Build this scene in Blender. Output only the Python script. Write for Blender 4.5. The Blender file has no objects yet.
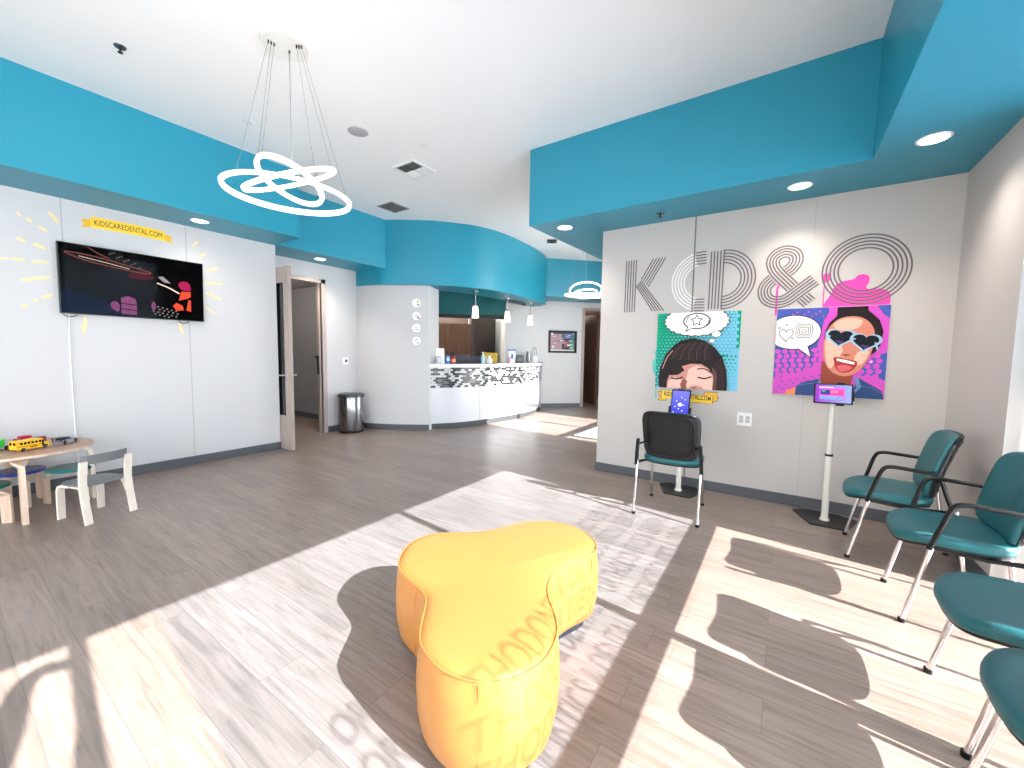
import bpy, bmesh, math, random
from mathutils import Vector, Matrix
random.seed(7)
PI = math.pi
SC = bpy.context.scene
COL = SC.collection

# ---------------------------------------------------------------- helpers
def lin(c):
    return tuple(((v / 255) / 12.92 if v / 255 <= .04045 else ((v / 255 + .055) / 1.055) ** 2.4) for v in c) + (1,)

_mats = {}
def M(name, rgb, rough=.5, metal=0., spec=.5, coat=0., bump=0., bscale=200., emit=0., alpha=1., sheen=0.):
    if name in _mats:
        return _mats[name]
    m = bpy.data.materials.new(name); m.use_nodes = True
    nt = m.node_tree; b = nt.nodes['Principled BSDF']
    b.inputs['Base Color'].default_value = lin(rgb)
    b.inputs['Roughness'].default_value = rough
    b.inputs['Metallic'].default_value = metal
    b.inputs['Specular IOR Level'].default_value = spec if not name.startswith('print_') else .12
    b.inputs['Coat Weight'].default_value = coat
    b.inputs['Alpha'].default_value = alpha
    b.inputs['Sheen Weight'].default_value = sheen
    if emit:
        b.inputs['Emission Color'].default_value = lin(rgb)
        b.inputs['Emission Strength'].default_value = emit
    # every surface carries a little procedural variation
    tc = nt.nodes.new('ShaderNodeTexCoord'); n = nt.nodes.new('ShaderNodeTexNoise')
    n.inputs['Scale'].default_value = bscale; n.inputs['Detail'].default_value = 3
    nt.links.new(tc.outputs['Object'], n.inputs['Vector'])
    if bump:
        bp = nt.nodes.new('ShaderNodeBump'); bp.inputs['Strength'].default_value = bump
        bp.inputs['Distance'].default_value = .004
        nt.links.new(n.outputs['Fac'], bp.inputs['Height']); nt.links.new(bp.outputs['Normal'], b.inputs['Normal'])
    else:
        mr = nt.nodes.new('ShaderNodeMapRange')
        mr.inputs['To Min'].default_value = max(0, rough - .03); mr.inputs['To Max'].default_value = min(1, rough + .03)
        nt.links.new(n.outputs['Fac'], mr.inputs['Value']); nt.links.new(mr.outputs['Result'], b.inputs['Roughness'])
    _mats[name] = m
    return m

class MB:
    """collects shapes into one bmesh"""
    def __init__(s):
        s.bm = bmesh.new(); s.mi = 0; s.uv = None
    def box(s, a, b, bev=0):
        x0, y0, z0 = [min(p, q) for p, q in zip(a, b)]; x1, y1, z1 = [max(p, q) for p, q in zip(a, b)]
        v = [s.bm.verts.new(p) for p in [(x0,y0,z0),(x1,y0,z0),(x1,y1,z0),(x0,y1,z0),(x0,y0,z1),(x1,y0,z1),(x1,y1,z1),(x0,y1,z1)]]
        fs = [s.bm.faces.new([v[i] for i in f]) for f in [(3,2,1,0),(4,5,6,7),(0,1,5,4),(1,2,6,5),(2,3,7,6),(3,0,4,7)]]
        for f in fs: f.material_index = s.mi
        if bev:
            es = list({e for f in fs for e in f.edges})
            r = bmesh.ops.bevel(s.bm, geom=es, offset=bev, segments=2, affect='EDGES', profile=.5)
            for f in r['faces']: f.material_index = s.mi
        return s
    def prism(s, poly, z0, z1, T=None):
        T = T or (lambda p: p)
        n = len(poly)
        if sum(poly[i][0]*poly[(i+1)%n][1]-poly[(i+1)%n][0]*poly[i][1] for i in range(n)) < 0: poly = poly[::-1]
        lo = [s.bm.verts.new(T((p[0], p[1], z0))) for p in poly]; hi = [s.bm.verts.new(T((p[0], p[1], z1))) for p in poly]
        fs = [s.bm.faces.new(lo[::-1]), s.bm.faces.new(hi)]
        for i in range(n):
            fs.append(s.bm.faces.new([lo[i], lo[(i+1)%n], hi[(i+1)%n], hi[i]]))
        for f in fs: f.material_index = s.mi
        return s
    def face(s, pts):
        f = s.bm.faces.new([s.bm.verts.new(p) for p in pts]); f.material_index = s.mi
        return s
    def loft(s, rings, closed=True, cap=True):
        R = [[s.bm.verts.new(p) for p in r] for r in rings]; n = len(R[0])
        for a, b in zip(R[:-1], R[1:]):
            for i in range(n if closed else n - 1):
                f = s.bm.faces.new([a[i], a[(i+1)%n], b[(i+1)%n], b[i]]); f.material_index = s.mi
        if cap and closed:
            s.bm.faces.new(R[0][::-1]).material_index = s.mi; s.bm.faces.new(R[-1]).material_index = s.mi
        return s
    def tube(s, path, r, seg=10, closed=False, rx=None):
        P = [Vector(p) for p in path]; n = len(P); rings = []
        up = None
        for i, p in enumerate(P):
            if closed: t = (P[(i+1)%n] - P[i-1])
            else: t = P[min(i+1, n-1)] - P[max(i-1, 0)]
            t.normalize()
            if up is None:
                up = Vector((0,0,1)) if abs(t.z) < .9 else Vector((0,1,0))
            a = t.cross(up).normalized(); b = a.cross(t).normalized(); up = b
            rr = r[i] if isinstance(r, (list, tuple)) else r
            rings.append([p + a*((rx or rr)*math.cos(2*PI*k/seg)) + b*(rr*math.sin(2*PI*k/seg)) for k in range(seg)])
        if closed: s.loft(rings + [rings[0]], cap=False); bmesh.ops.remove_doubles(s.bm, verts=s.bm.verts, dist=1e-6)
        else: s.loft(rings)
        return s
    def bar(s, path, w, h):
        """rectangular section; w along the horizontal normal, h along the other"""
        P = [Vector(p) for p in path]; n = len(P); rings = []
        for i, p in enumerate(P):
            t = (P[min(i+1, n-1)] - P[max(i-1, 0)]).normalized()
            up = Vector((0,0,1)) if abs(t.z) < .95 else Vector((0,1,0))
            a = t.cross(up).normalized(); b = a.cross(t)
            rings.append([p+a*w/2+b*h/2, p-a*w/2+b*h/2, p-a*w/2-b*h/2, p+a*w/2-b*h/2])
        return s.loft(rings)
    def lathe(s, prof, c=(0,0,0), seg=24, T=None):
        T = T or (lambda p: p)
        rings = [[T((c[0]+r*math.cos(2*PI*k/seg), c[1]+r*math.sin(2*PI*k/seg), c[2]+z)) for k in range(seg)] for r, z in prof]
        return s.loft(rings)
    def build(s, name, mats, parent=None, smooth=False, loc=None, ang=40):
        if not isinstance(mats, (list, tuple)): mats = [mats]
        me = bpy.data.meshes.new(name)
        bmesh.ops.recalc_face_normals(s.bm, faces=s.bm.faces)
        s.bm.to_mesh(me); s.bm.free()
        for m in mats: me.materials.append(m)
        o = bpy.data.objects.new(name, me); COL.objects.link(o)
        if smooth:
            me.polygons.foreach_set('use_smooth', [True]*len(me.polygons))
            try: me.set_sharp_from_angle(angle=math.radians(ang))
            except Exception: pass
        if parent: o.parent = parent
        if loc: o.location = loc
        return o

def tag(o, label, cat, group=None, kind=None):
    o['label'] = label; o['category'] = cat
    if group: o['group'] = group
    if kind: o['kind'] = kind
    return o
def thing(name, label, cat, loc=(0,0,0), rz=0, group=None):
    o = bpy.data.objects.new(name, None); COL.objects.link(o)
    o.empty_display_size = .1
    o.location = loc; o.rotation_euler = (0,0,rz)
    return tag(o, label, cat, group)
def struct(name, mb, mats, label=None, smooth=False, parent=None, ang=40):
    o = mb.build(name, mats, parent, smooth, ang=ang); o['kind'] = 'structure'
    if label: o['label'] = label
    return o
def dup(root, loc, rz, label, group=None, swap=None):
    r = root.copy(); COL.objects.link(r); r.location = loc; r.rotation_euler = (0,0,rz); r['label'] = label
    if group: r['group'] = group
    def kids(src, dst):
        for ch in list(src.children):
            c = ch.copy(); COL.objects.link(c); c.parent = dst
            if swap and ch.data and ch.data.materials and ch.data.materials[0].name in swap:
                c.data = ch.data.copy(); c.data.materials[0] = swap[ch.data.materials[0].name]
            kids(ch, c)
    kids(root, r)
    return r
def cr(P, n=8, closed=False):
    """Catmull-Rom through points"""
    P = [Vector(p) for p in P]; out = []; N = len(P)
    for i in range(N if closed else N-1):
        if closed: a, b, c, d = P[i-1], P[i], P[(i+1)%N], P[(i+2)%N]
        else: a, b, c, d = P[max(i-1,0)], P[i], P[i+1], P[min(i+2,N-1)]
        for k in range(n):
            t = k/n
            out.append(.5*((2*b)+(c-a)*t+(2*a-5*b+4*c-d)*t*t+(3*b-a-3*c+d)*t**3))
    if not closed: out.append(P[-1])
    return out
def text_mesh(body, size, T, mb, ext=0.0008, spacing=1.0, fit=None, bold=0.0, align='LEFT'):
    """adds lettering to mb; T maps (x, y, depth) to 3D"""
    cu = bpy.data.curves.new('txt', 'FONT'); cu.body = body; cu.size = size; cu.space_character = spacing
    cu.offset = bold; cu.resolution_u = 3
    ob = bpy.data.objects.new('txt', cu); COL.objects.link(ob)
    dg = bpy.context.evaluated_depsgraph_get(); me = bpy.data.meshes.new_from_object(ob.evaluated_get(dg))
    bpy.data.objects.remove(ob); bpy.data.curves.remove(cu)
    xs = [v.co.x for v in me.vertices]; ys = [v.co.y for v in me.vertices]
    x0, x1 = min(xs), max(xs); y0 = min(ys)
    sx = fit/(x1-x0) if fit else 1.
    off = (x1-x0)*sx/2 if align == 'CENTER' else 0
    vs = [mb.bm.verts.new(T(((v.co.x-x0)*sx-off, v.co.y, ext))) for v in me.vertices]
    for p in me.polygons:
        try: mb.bm.faces.new([vs[i] for i in p.vertices]).material_index = mb.mi
        except Exception: pass
    bpy.data.meshes.remove(me)
    return mb

# ---------------------------------------------------------------- camera (fitted to the room)
H = 1.32
cam = bpy.data.cameras.new('camera'); co = bpy.data.objects.new('camera', cam); COL.objects.link(co)
F = 404.818
vx = Vector((604., -39., F)).normalized(); vx = Vector((-(-92-512.), -(-(345-384.)), F)).normalized()
vy = Vector((785-512., -(358-384.), -F)).normalized()
vx = Vector((604., -39., F)).normalized()
vy = (vy - vx*vx.dot(vy)).normalized(); vz = vx.cross(vy)
mw = Matrix((vx, vy, vz)).to_4x4(); mw.translation = (0,0,H)
co.matrix_world = mw
cam.sensor_width = 36; cam.sensor_fit = 'HORIZONTAL'; cam.lens = F/1024*36; cam.clip_start = .02
SC.camera = co
SC.view_settings.view_transform = 'Standard'; SC.view_settings.look = 'None'
SC.view_settings.gamma = 1; SC.view_settings.use_curve_mapping = False
SC.view_settings.exposure = 1.83
SC.cycles.max_bounces = 10; SC.cycles.diffuse_bounces = 6; SC.cycles.transparent_max_bounces = 16
SC.cycles.sample_clamp_indirect = 8
SC.cycles.use_denoising = True

# ---------------------------------------------------------------- materials
WALL = M('wall_paint', (204,202,203), .6, bump=.04, bscale=260)
WALL_K = M('feature_wall_paint', (194,188,184), .6, bump=.04, bscale=260)
CEIL = M('ceiling_paint', (246,246,246), .8, bump=.05, bscale=240)
TEAL = M('teal_paint', (36,146,172), .38, bump=.03, bscale=220)
BASE = M('baseboard_vinyl', (84,86,92), .5)
WOOD_D = M('door_veneer', (170,155,147), .45)
FRAME_D = M('door_frame_paint', (186,170,162), .45)
BLACKG = M('dark_glass', (12,12,14), .08)
CHROME = M('chrome', (225,225,228), .12, metal=1)
STEEL = M('brushed_steel', (150,150,155), .22, metal=1)
BLACK = M('black_plastic', (18,18,20), .42, spec=.3)
WHITE = M('white_plastic', (236,236,236), .35)
WHITE_G = M('white_gloss_panel', (206,206,211), .22)
ALU = M('white_window_frame', (228,228,228), .4)

def floor_mat():
    m = bpy.data.materials.new('vinyl_plank_floor'); m.use_nodes = True; nt = m.node_tree; N = nt.nodes.new; L = nt.links.new
    b = nt.nodes['Principled BSDF']
    tc = N('ShaderNodeTexCoord')
    br = N('ShaderNodeTexBrick'); br.offset = .37; br.offset_frequency = 2
    br.inputs['Scale'].default_value = 1; br.inputs['Brick Width'].default_value = 1.22; br.inputs['Row Height'].default_value = .178
    br.inputs['Mortar Size'].default_value = .0012; br.inputs['Mortar Smooth'].default_value = .2
    br.inputs['Color1'].default_value = (0,0,0,1); br.inputs['Color2'].default_value = (1,1,1,1); br.inputs['Mortar'].default_value = (.5,.5,.5,1)
    L(tc.outputs['Object'], br.inputs['Vector'])
    mp = N('ShaderNodeMapping'); mp.inputs['Scale'].default_value = (1.2, 17, 1)
    L(tc.outputs['Object'], mp.inputs['Vector'])
    # shift the grain from plank to plank
    cmb = N('ShaderNodeVectorMath'); cmb.operation = 'MULTIPLY_ADD'; cmb.inputs[1].default_value = (37, 11, 5)
    L(br.outputs['Color'], cmb.inputs[0]); L(mp.outputs['Vector'], cmb.inputs[2])
    no = N('ShaderNodeTexNoise'); no.inputs['Scale'].default_value = 2.2; no.inputs['Detail'].default_value = 7; no.inputs['Roughness'].default_value = .62; no.inputs['Distortion'].default_value = .9
    L(cmb.outputs['Vector'], no.inputs['Vector'])
    r1 = N('ShaderNodeValToRGB'); e = r1.color_ramp.elements
    e[0].position = .30; e[0].color = lin((122,109,101)); e[1].position = .74; e[1].color = lin((164,145,137))
    x = e.new(.5); x.color = lin((147,130,121))
    L(no.outputs['Fac'], r1.inputs['Fac'])
    mx = N('ShaderNodeMix'); mx.data_type = 'RGBA'; mx.blend_type = 'MULTIPLY'; mx.inputs['Factor'].default_value = 1
    r2 = N('ShaderNodeValToRGB'); r2.color_ramp.elements[0].color = (.85,.84,.83,1); r2.color_ramp.elements[1].color = (1.06,1.055,1.05,1)
    L(br.outputs['Color'], r2.inputs['Fac'])
    L(r1.outputs['Color'], mx.inputs['A']); L(r2.outputs['Color'], mx.inputs['B'])
    m2 = N('ShaderNodeMix'); m2.data_type = 'RGBA'; m2.inputs['B'].default_value = lin((112,100,95))
    L(br.outputs['Fac'], m2.inputs['Factor']); L(mx.outputs['Result'], m2.inputs['A'])
    L(m2.outputs['Result'], b.inputs['Base Color'])
    mr = N('ShaderNodeMapRange'); mr.inputs['To Min'].default_value = .27; mr.inputs['To Max'].default_value = .42
    L(no.outputs['Fac'], mr.inputs['Value']); L(mr.outputs['Result'], b.inputs['Roughness'])
    bp = N('ShaderNodeBump'); bp.inputs['Strength'].default_value = .12; bp.inputs['Distance'].default_value = .003
    L(no.outputs['Fac'], bp.inputs['Height']); L(bp.outputs['Normal'], b.inputs['Normal'])
    return m
FLOOR = floor_mat()

def wood_mat(name, a, b_, scale=(14,1.2,14), rough=.45):
    m = bpy.data.materials.new(name); m.use_nodes = True; nt = m.node_tree; N = nt.nodes.new; L = nt.links.new
    b = nt.nodes['Principled BSDF']; tc = N('ShaderNodeTexCoord'); mp = N('ShaderNodeMapping'); mp.inputs['Scale'].default_value = scale
    no = N('ShaderNodeTexNoise'); no.inputs['Scale'].default_value = 1.6; no.inputs['Detail'].default_value = 5
    r = N('ShaderNodeValToRGB'); r.color_ramp.elements[0].position = .3; r.color_ramp.elements[0].color = lin(a); r.color_ramp.elements[1].position = .7; r.color_ramp.elements[1].color = lin(b_)
    L(tc.outputs['Object'], mp.inputs['Vector']); L(mp.outputs['Vector'], no.inputs['Vector']); L(no.outputs['Fac'], r.inputs['Fac']); L(r.outputs['Color'], b.inputs['Base Color'])
    b.inputs['Roughness'].default_value = rough
    return m
BIRCH = wood_mat('birch_wood', (214,184,160), (232,206,184), (20,20,2))
BIRCH_W = wood_mat('pale_birch_wood', (226,212,196), (240,230,216), (20,20,2))
TABLETOP = wood_mat('table_laminate', (176,140,120), (196,160,138), (3,16,3))
BROWN = wood_mat('walnut_panel', (96,58,34), (128,80,48), (6,6,.8))
DARKBROWN = M('dark_brown_wall', (82,68,66), .6)

def glass_mat(name, tint, gloss=.06):
    m = bpy.data.materials.new(name); m.use_nodes = True; nt = m.node_tree; N = nt.nodes.new; L = nt.links.new
    nt.nodes.remove(nt.nodes['Principled BSDF'])
    t = N('ShaderNodeBsdfTransparent'); t.inputs['Color'].default_value = tint
    g = N('ShaderNodeBsdfGlossy'); g.inputs['Roughness'].default_value = .02
    fr = N('ShaderNodeFresnel'); fr.inputs['IOR'].default_value = 1.45
    mx = N('ShaderNodeMixShader'); L(fr.outputs['Fac'], mx.inputs['Fac']); L(t.outputs[0], mx.inputs[1]); L(g.outputs[0], mx.inputs[2])
    L(mx.outputs[0], nt.nodes['Material Output'].inputs['Surface'])
    return m
GLASS = glass_mat('window_glass', (.98,.99,.98,1))
FILM = glass_mat('tinted_window_film', (.82,.91,1.0,1))
LETTER_FILM = glass_mat('translucent_letter_film', (.46,.46,.50,1))
CLEAR = glass_mat('clear_acrylic', (.9,.95,.97,1))

def mosaic_mat():
    m = bpy.data.materials.new('glass_mosaic_tile'); m.use_nodes = True; nt = m.node_tree; N = nt.nodes.new; L = nt.links.new
    b = nt.nodes['Principled BSDF']; uv = N('ShaderNodeUVMap')
    br = N('ShaderNodeTexBrick'); br.offset = .5; br.offset_frequency = 2
    br.inputs['Scale'].default_value = 1; br.inputs['Brick Width'].default_value = .075; br.inputs['Row Height'].default_value = .036
    br.inputs['Mortar Size'].default_value = .0028; br.inputs['Color1'].default_value = (0,0,0,1); br.inputs['Color2'].default_value = (1,1,1,1); br.inputs['Mortar'].default_value = (.6,.6,.6,1)
    L(uv.outputs['UV'], br.inputs['Vector'])
    r = N('ShaderNodeValToRGB'); r.color_ramp.interpolation = 'CONSTANT'; e = r.color_ramp.elements
    e[0].color = lin((34,34,38)); e[1].position = .52; e[1].color = lin((110,110,114)); x = e.new(.60); x.color = lin((196,196,196))
    L(br.outputs['Color'], r.inputs['Fac']); L(r.outputs['Color'], b.inputs['Base Color'])
    b.inputs['Roughness'].default_value = .22
    return m
MOSAIC = mosaic_mat()

# ---------------------------------------------------------------- the shell
ZC = 3.46; ZS = 2.68
XL = -5.571; XR = 1.03; YK = 4.353; XG = 1.2
mb = MB(); mb.box((-11,-2.6,-.12),(1.32,13,0)); struct('floor', mb, FLOOR, 'grey brown wood plank floor')
mb = MB(); mb.box((-11,-2.6,ZC),(1.4,4.56,ZC+.2)); mb.box((-11,4.56,ZC),(-1.42,13,ZC+.2)); struct('ceiling', mb, CEIL, 'flat white ceiling')
mb = MB(); mb.box((1.32,-9,-.2),(16,16,-.06)); struct('ground', mb, M('concrete_paving', (240,238,234), .8, bump=.2, bscale=30), 'outside ground plane, coloured pale to bounce light indoors')  # ground plane kept very pale so sunlight bounces up to the ceiling
mb = MB(); mb.box((-14,-12,-.2),(1.32,-2.8,-.06)); struct('ground_front', mb, M('grey_paving', (112,110,108), .8, bump=.2, bscale=30), 'unseen ground added outside the front to cut upward sky light')  # added out of view to dim the left side of the ceiling
# left wall with the television
mb = MB(); mb.box((XL-.2,-2.6,0),(XL,2.73,ZC)); struct('wall_left', mb, WALL, 'white panelled wall with the television')
# recess wall with door
XRc = -6.13
mb = MB(); mb.box((XRc-.12,2.55,0),(XRc,2.86,ZC)); mb.box((XRc-.12,3.68,0),(XRc,4.5,ZC)); mb.box((XRc-.12,2.86,2.41),(XRc,3.68,ZC))
mb.box((XRc,2.53,0),(XL-.2,2.73,ZC)); struct('wall_recess', mb, WALL, 'white recessed wall with the open door')
# dark side room behind the open door
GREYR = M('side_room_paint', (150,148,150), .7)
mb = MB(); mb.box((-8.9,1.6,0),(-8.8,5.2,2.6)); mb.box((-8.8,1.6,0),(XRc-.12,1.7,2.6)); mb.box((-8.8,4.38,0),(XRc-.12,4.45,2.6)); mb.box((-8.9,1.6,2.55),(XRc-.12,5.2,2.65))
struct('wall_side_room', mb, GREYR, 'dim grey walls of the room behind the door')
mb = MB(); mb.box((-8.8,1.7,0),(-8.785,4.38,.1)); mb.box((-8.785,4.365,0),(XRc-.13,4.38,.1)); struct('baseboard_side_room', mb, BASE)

# feature wall with lettering and posters
mb = MB(); mb.box((-1.739,YK,0),(1.3,YK+.2,ZC)); struct('wall_feature', mb, WALL_K, 'pale grey wall with lettering and posters')
mb = MB(); mb.box((XR,3.36,0),(1.32,YK,ZC)); struct('wall_right', mb, WALL_K, 'short white wall beside the window')
# wall behind the camera, with openings added for more sky light
mb = MB(); mb.box((XL-.2,-2.8,0),(-5.0,-2.6,ZC)); mb.box((-1.2,-2.8,0),(-.6,-2.6,ZC)); mb.box((.9,-2.8,0),(1.32,-2.6,ZC))
mb.box((-5.0,-2.8,2.67),(.9,-2.6,ZC)); mb.box((-5.0,-2.8,0),(.9,-2.6,.35)); struct('wall_front', mb, WALL)
mb = MB(); mb.box((XR+.1,-2.6,2.67),(1.32,3.36,ZC)); struct('wall_window', mb, WALL)

# baseboards
mb = MB(); mb.box((XL,-2.6,0),(XL+.012,2.73,.098)); struct('baseboard_left', mb, BASE)
mb = MB(); mb.box((XRc,3.745,0),(XRc+.012,4.33,.098)); struct('baseboard_recess', mb, BASE)
mb = MB(); mb.box((-1.751,YK-.012,0),(XR,YK,.098)); mb.box((-1.751,YK,0),(-1.739,YK+.2,.098)); struct('baseboard_feature', mb, BASE)
mb = MB(); mb.box((XR-.012,3.37,0),(XR,YK-.012,.098)); struct('baseboard_right', mb, BASE)

# panel joints on the walls
SEAM = M('panel_joint', (178,176,177), .5)
k = 1
for y in (.846, 1.777):
    mb = MB(); mb.box((XL,y-.004,.1),(XL+.002,y+.004,2.68)); struct('trim_%d' % k, mb, SEAM); k += 1
mb = MB(); mb.box((-.79-.006,YK-.003,.1),(-.79+.006,YK,2.68)); struct('trim_%d' % k, mb, M('dark_panel_joint',(118,112,110),.5)); k += 1
mb = MB(); mb.box((.152-.003,YK-.002,.1),(.152+.003,YK,2.68)); struct('trim_%d' % k, mb, SEAM); k += 1

# soffits
def soffit(name, poly, z0, z1, label):
    m = MB(); m.prism(poly, z0, z1); return struct(name, m, TEAL, label)
soffit('trim_soffit_left', [(XL,-2.6),(-4.945,-2.6),(-4.945,2.71),(-5.5,2.71),(-5.5,4.5),(XRc,4.5),(XRc,2.73),(XL,2.73)], ZS, ZC, 'teal soffit along the television wall')
soffit('trim_soffit_right', [(-2.335,3.76),(.428,3.735),(.428,-2.6),(1.13,-2.6),(1.13,3.36),(XR,3.36),(XR,YK),(-1.739,YK),(-1.739,5.6),(-2.25,5.6)], ZS, ZC, 'teal soffit above the lettered wall and window')

# curved reception wall and its soffit
wall_c = [(-6.13,4.33),(-5.922,4.357),(-5.67,4.45),(-5.412,4.585),(-5.18,4.73),(-4.97,4.885)]
wc = [tuple(p) for p in cr([(x,y,0) for x,y in wall_c], 6)]
wc2 = [(p[0],p[1]) for p in wc]
mb = MB(); mb.prism(wc2 + [(-5.15,5.3),(-5.35,5.25),(-5.6,4.95),(-6.13,4.75)], 0, 2.43); struct('wall_reception', mb, WALL, 'curved white wall beside the reception counter', smooth=True)
def offset(poly, d):
    out = []
    for i, p in enumerate(poly):
        a = Vector(poly[max(i-1,0)]); b = Vector(poly[min(i+1,len(poly)-1)]); t = (b-a).normalized(); out.append((p[0]+t.y*d, p[1]-t.x*d))
    return out
def strip(poly, d0, d1, z0, z1):
    m = MB(); a = offset(poly, d0); b = offset(poly, d1)
    rings = [[(p[0],p[1],z0),(q[0],q[1],z0),(q[0],q[1],z1),(p[0],p[1],z1)] for p, q in zip(a, b)]
    m.loft(rings); return m
struct('baseboard_reception', strip(wc2, 0, .012, 0, .098), BASE, smooth=True)
fas = [(-6.13,4.32),(-5.85,4.36),(-5.515,4.43),(-5.12,4.67),(-4.784,4.949),(-4.44,5.427),(-4.291,5.939),(-4.277,6.568),(-4.329,7.21),(-4.42,7.75),(-4.50,7.98)]
fc = [(p[0],p[1]) for p in cr([(x,y,0) for x,y in fas], 8)]
mb = MB(); mb.prism(fc + [(-4.53,8.06),(-4.75,8.2),(-4.98,8.2),(-4.96,7.85),(-4.90,7.0),(-4.92,6.5),(-4.95,6.06),(-5.12,5.55),(-5.26,5.30),(-5.45,5.05),(-5.8,4.75),(-6.13,4.62)], 2.43, ZC)
struct('trim_soffit_reception', mb, TEAL, 'curved teal soffit above the reception counter', smooth=True)
# angled back wall (45 degrees) with doorway
S2 = math.sqrt(.5)
def B(s, d, z, x0=-5.0, y0=8.745):   # along the wall, out of the wall towards the room, up
    return (x0+s*S2+d*S2, y0+s*S2-d*S2, z)
def bbox(m, s0, s1, d0, d1, z0, z1):
    m.prism([(s0,d0),(s1,d0),(s1,d1),(s0,d1)], z0, z1, T=lambda p: B(p[0],p[1],p[2])); return m
SHIP = M('shiplap_white', (226,226,228), .55, bump=.06, bscale=40)
mb = MB(); bbox(mb,-.92,1.10,-.15,0,0,ZC); bbox(mb,1.10,1.98,-.15,0,2.44,ZC); bbox(mb,1.98,4.5,-.15,0,0,ZC); bbox(mb,-.92,-.88,-1.6,-.15,0,ZC)
bbox(mb,-.44,-.43,0,.004,.1,2.5)
struct('wall_back', mb, SHIP, 'white angled wall behind the reception')
mb = MB(); bbox(mb,0.0,1.03,0,.012,0,.098); struct('baseboard_back', mb, M('blue_grey_baseboard',(110,114,128),.5))
mb = MB(); bbox(mb,.72,3.6,.001,.83,2.63,ZC); bbox(mb,-.3,.72,.001,.83,2.63,ZC); struct('trim_soffit_back', mb, TEAL, 'teal soffit above the angled back wall')
# doorway in the angled wall
mb = MB(); bbox(mb,1.03,1.10,-.16,.02,0,2.50); bbox(mb,1.98,2.05,-.16,.02,0,2.5); bbox(mb,1.10,1.98,-.16,.02,2.44,2.50)
d2 = struct('door_2', mb, FRAME_D, 'doorway with brown door in the angled back wall')
mb = MB(); mb.prism([(1.16,-1.12),(1.20,-1.12),(1.20,-.2),(1.16,-.2)],.01,2.40,T=lambda p:B(p[0]+.36,p[1],p[2])); mb.build('door_leaf', M('brown_door',(98,74,66),.45), d2)
mb = MB(); mb.tube([B(1.56,-.95,1.0),B(1.62,-.95,1.0),B(1.62,-.83,1.0)],.011); mb.build('door_handle', CHROME, d2)
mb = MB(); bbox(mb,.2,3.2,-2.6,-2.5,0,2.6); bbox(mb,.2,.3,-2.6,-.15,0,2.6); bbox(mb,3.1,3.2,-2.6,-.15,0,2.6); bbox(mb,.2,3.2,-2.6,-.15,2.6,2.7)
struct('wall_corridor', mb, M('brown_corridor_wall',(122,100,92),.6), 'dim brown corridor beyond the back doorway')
# back office behind the counter: teal header and brown panelling
TEALD = M('dark_teal_paint', (20,108,116), .5)
mb = MB(); bbox(mb,-3.9,-.92,-.15,-.02,2.24,ZC); struct('trim_header', mb, TEALD, 'dark teal header above the office opening')
mb = MB(); bbox(mb,-3.9,-.92,-.17,-.14,2.16,2.24); struct('trim_header_edge', mb, M('header_edge',(44,46,48),.5))
mb = MB(); bbox(mb,-1.62,-.9,-1.7,-1.6,0,2.6); bbox(mb,-1.66,-1.58,-1.7,-.9,0,2.6); bbox(mb,-4.2,-1.62,-2.3,-2.2,0,ZC); bbox(mb,-4.3,-4.2,-2.3,.6,0,ZC)
struct('wall_office', mb, DARKBROWN, 'dim brown walls of the office behind reception')
mb = MB(); bbox(mb,-3.6,-1.62,-.95,-.92,0,2.08); struct('trim_panelling', mb, BROWN, 'tall brown wood panelling behind the reception counter')
mb = MB(); mb.box((-7.3,4.75,0),(-7.2,7.4,ZC)); struct('wall_office_side', mb, WALL)

# entrance glazing on the far right, behind the lettered wall
mb = MB(); 
for y in (5.62, 6.62, 7.66): mb.box((-1.5,y-.035,0),(-1.42,y+.035,3.3))
for z in (.03, 1.02, 2.3, 3.26): mb.box((-1.49,5.6,z-.04),(-1.43,7.66,z+.04))
w3 = struct('window_3', mb, ALU, 'glazed entrance beside the lettered wall')
mb = MB(); mb.box((-1.462,5.62,0),(-1.458,7.66,3.28)); mb.build('glass', GLASS, w3)
mb = MB(); mb.box((-1.52,4.553,0),(-1.42,5.6,ZC)); mb.box((-1.52,7.68,0),(-1.42,12.5,ZC)); mb.box((-1.52,5.6,3.3),(-1.42,7.68,ZC)); struct('wall_entrance', mb, WALL)
mb = MB(); mb.box((-1.42,4.553,-.13),(8,12.9,-.001)); struct('ground_entrance', mb, M('concrete_paving_entry', (196,192,186), .8, bump=.2, bscale=30), 'pale paving outside the entrance')

# main window wall
mb = MB()
for y in (3.315, 1.785, -.065, -1.9): mb.box((1.15,y-.026,0),(1.26,y+.026,2.68))
mb.box((1.15,-2.6,0),(1.26,3.34,.09)); mb.box((1.15,-2.6,1.118),(1.26,3.34,1.165)); mb.box((1.15,-2.6,2.67),(1.26,3.34,2.74))
w1 = struct('window_1', mb, ALU, 'full height window wall behind the row of chairs')
for y0, y1 in ((1.811,3.289),(-.039,1.759),(-1.874,-.091),(-2.6,-1.926)):
    mb = MB(); mb.box((1.199,y0,.09),(1.203,y1,1.065)); mb.box((1.199,y0,1.165),(1.203,y1,2.67)); mb.build('glass', GLASS, w1)
mb = MB(); mb.box((1.196,.21,1.165),(1.1975,1.759,2.67)); mb.box((1.196,1.811,1.165),(1.1975,3.289,2.67)); mb.build('window_film', FILM, w1)
mb = MB()
for r in range(4):
    z = 1.162+r*.147
    text_mesh('ORTHODONTICS & DENTAL', .15, lambda p: (1.194, .48+p[0], z+p[1]), mb, fit=1.26, bold=.002)
    text_mesh('ORTHODONTICS & DENTAL', .15, lambda p: (1.194, 1.90+p[0], z+p[1]), mb, fit=1.26, bold=.002)
mb.build('window_lettering', LETTER_FILM, w1)
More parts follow.
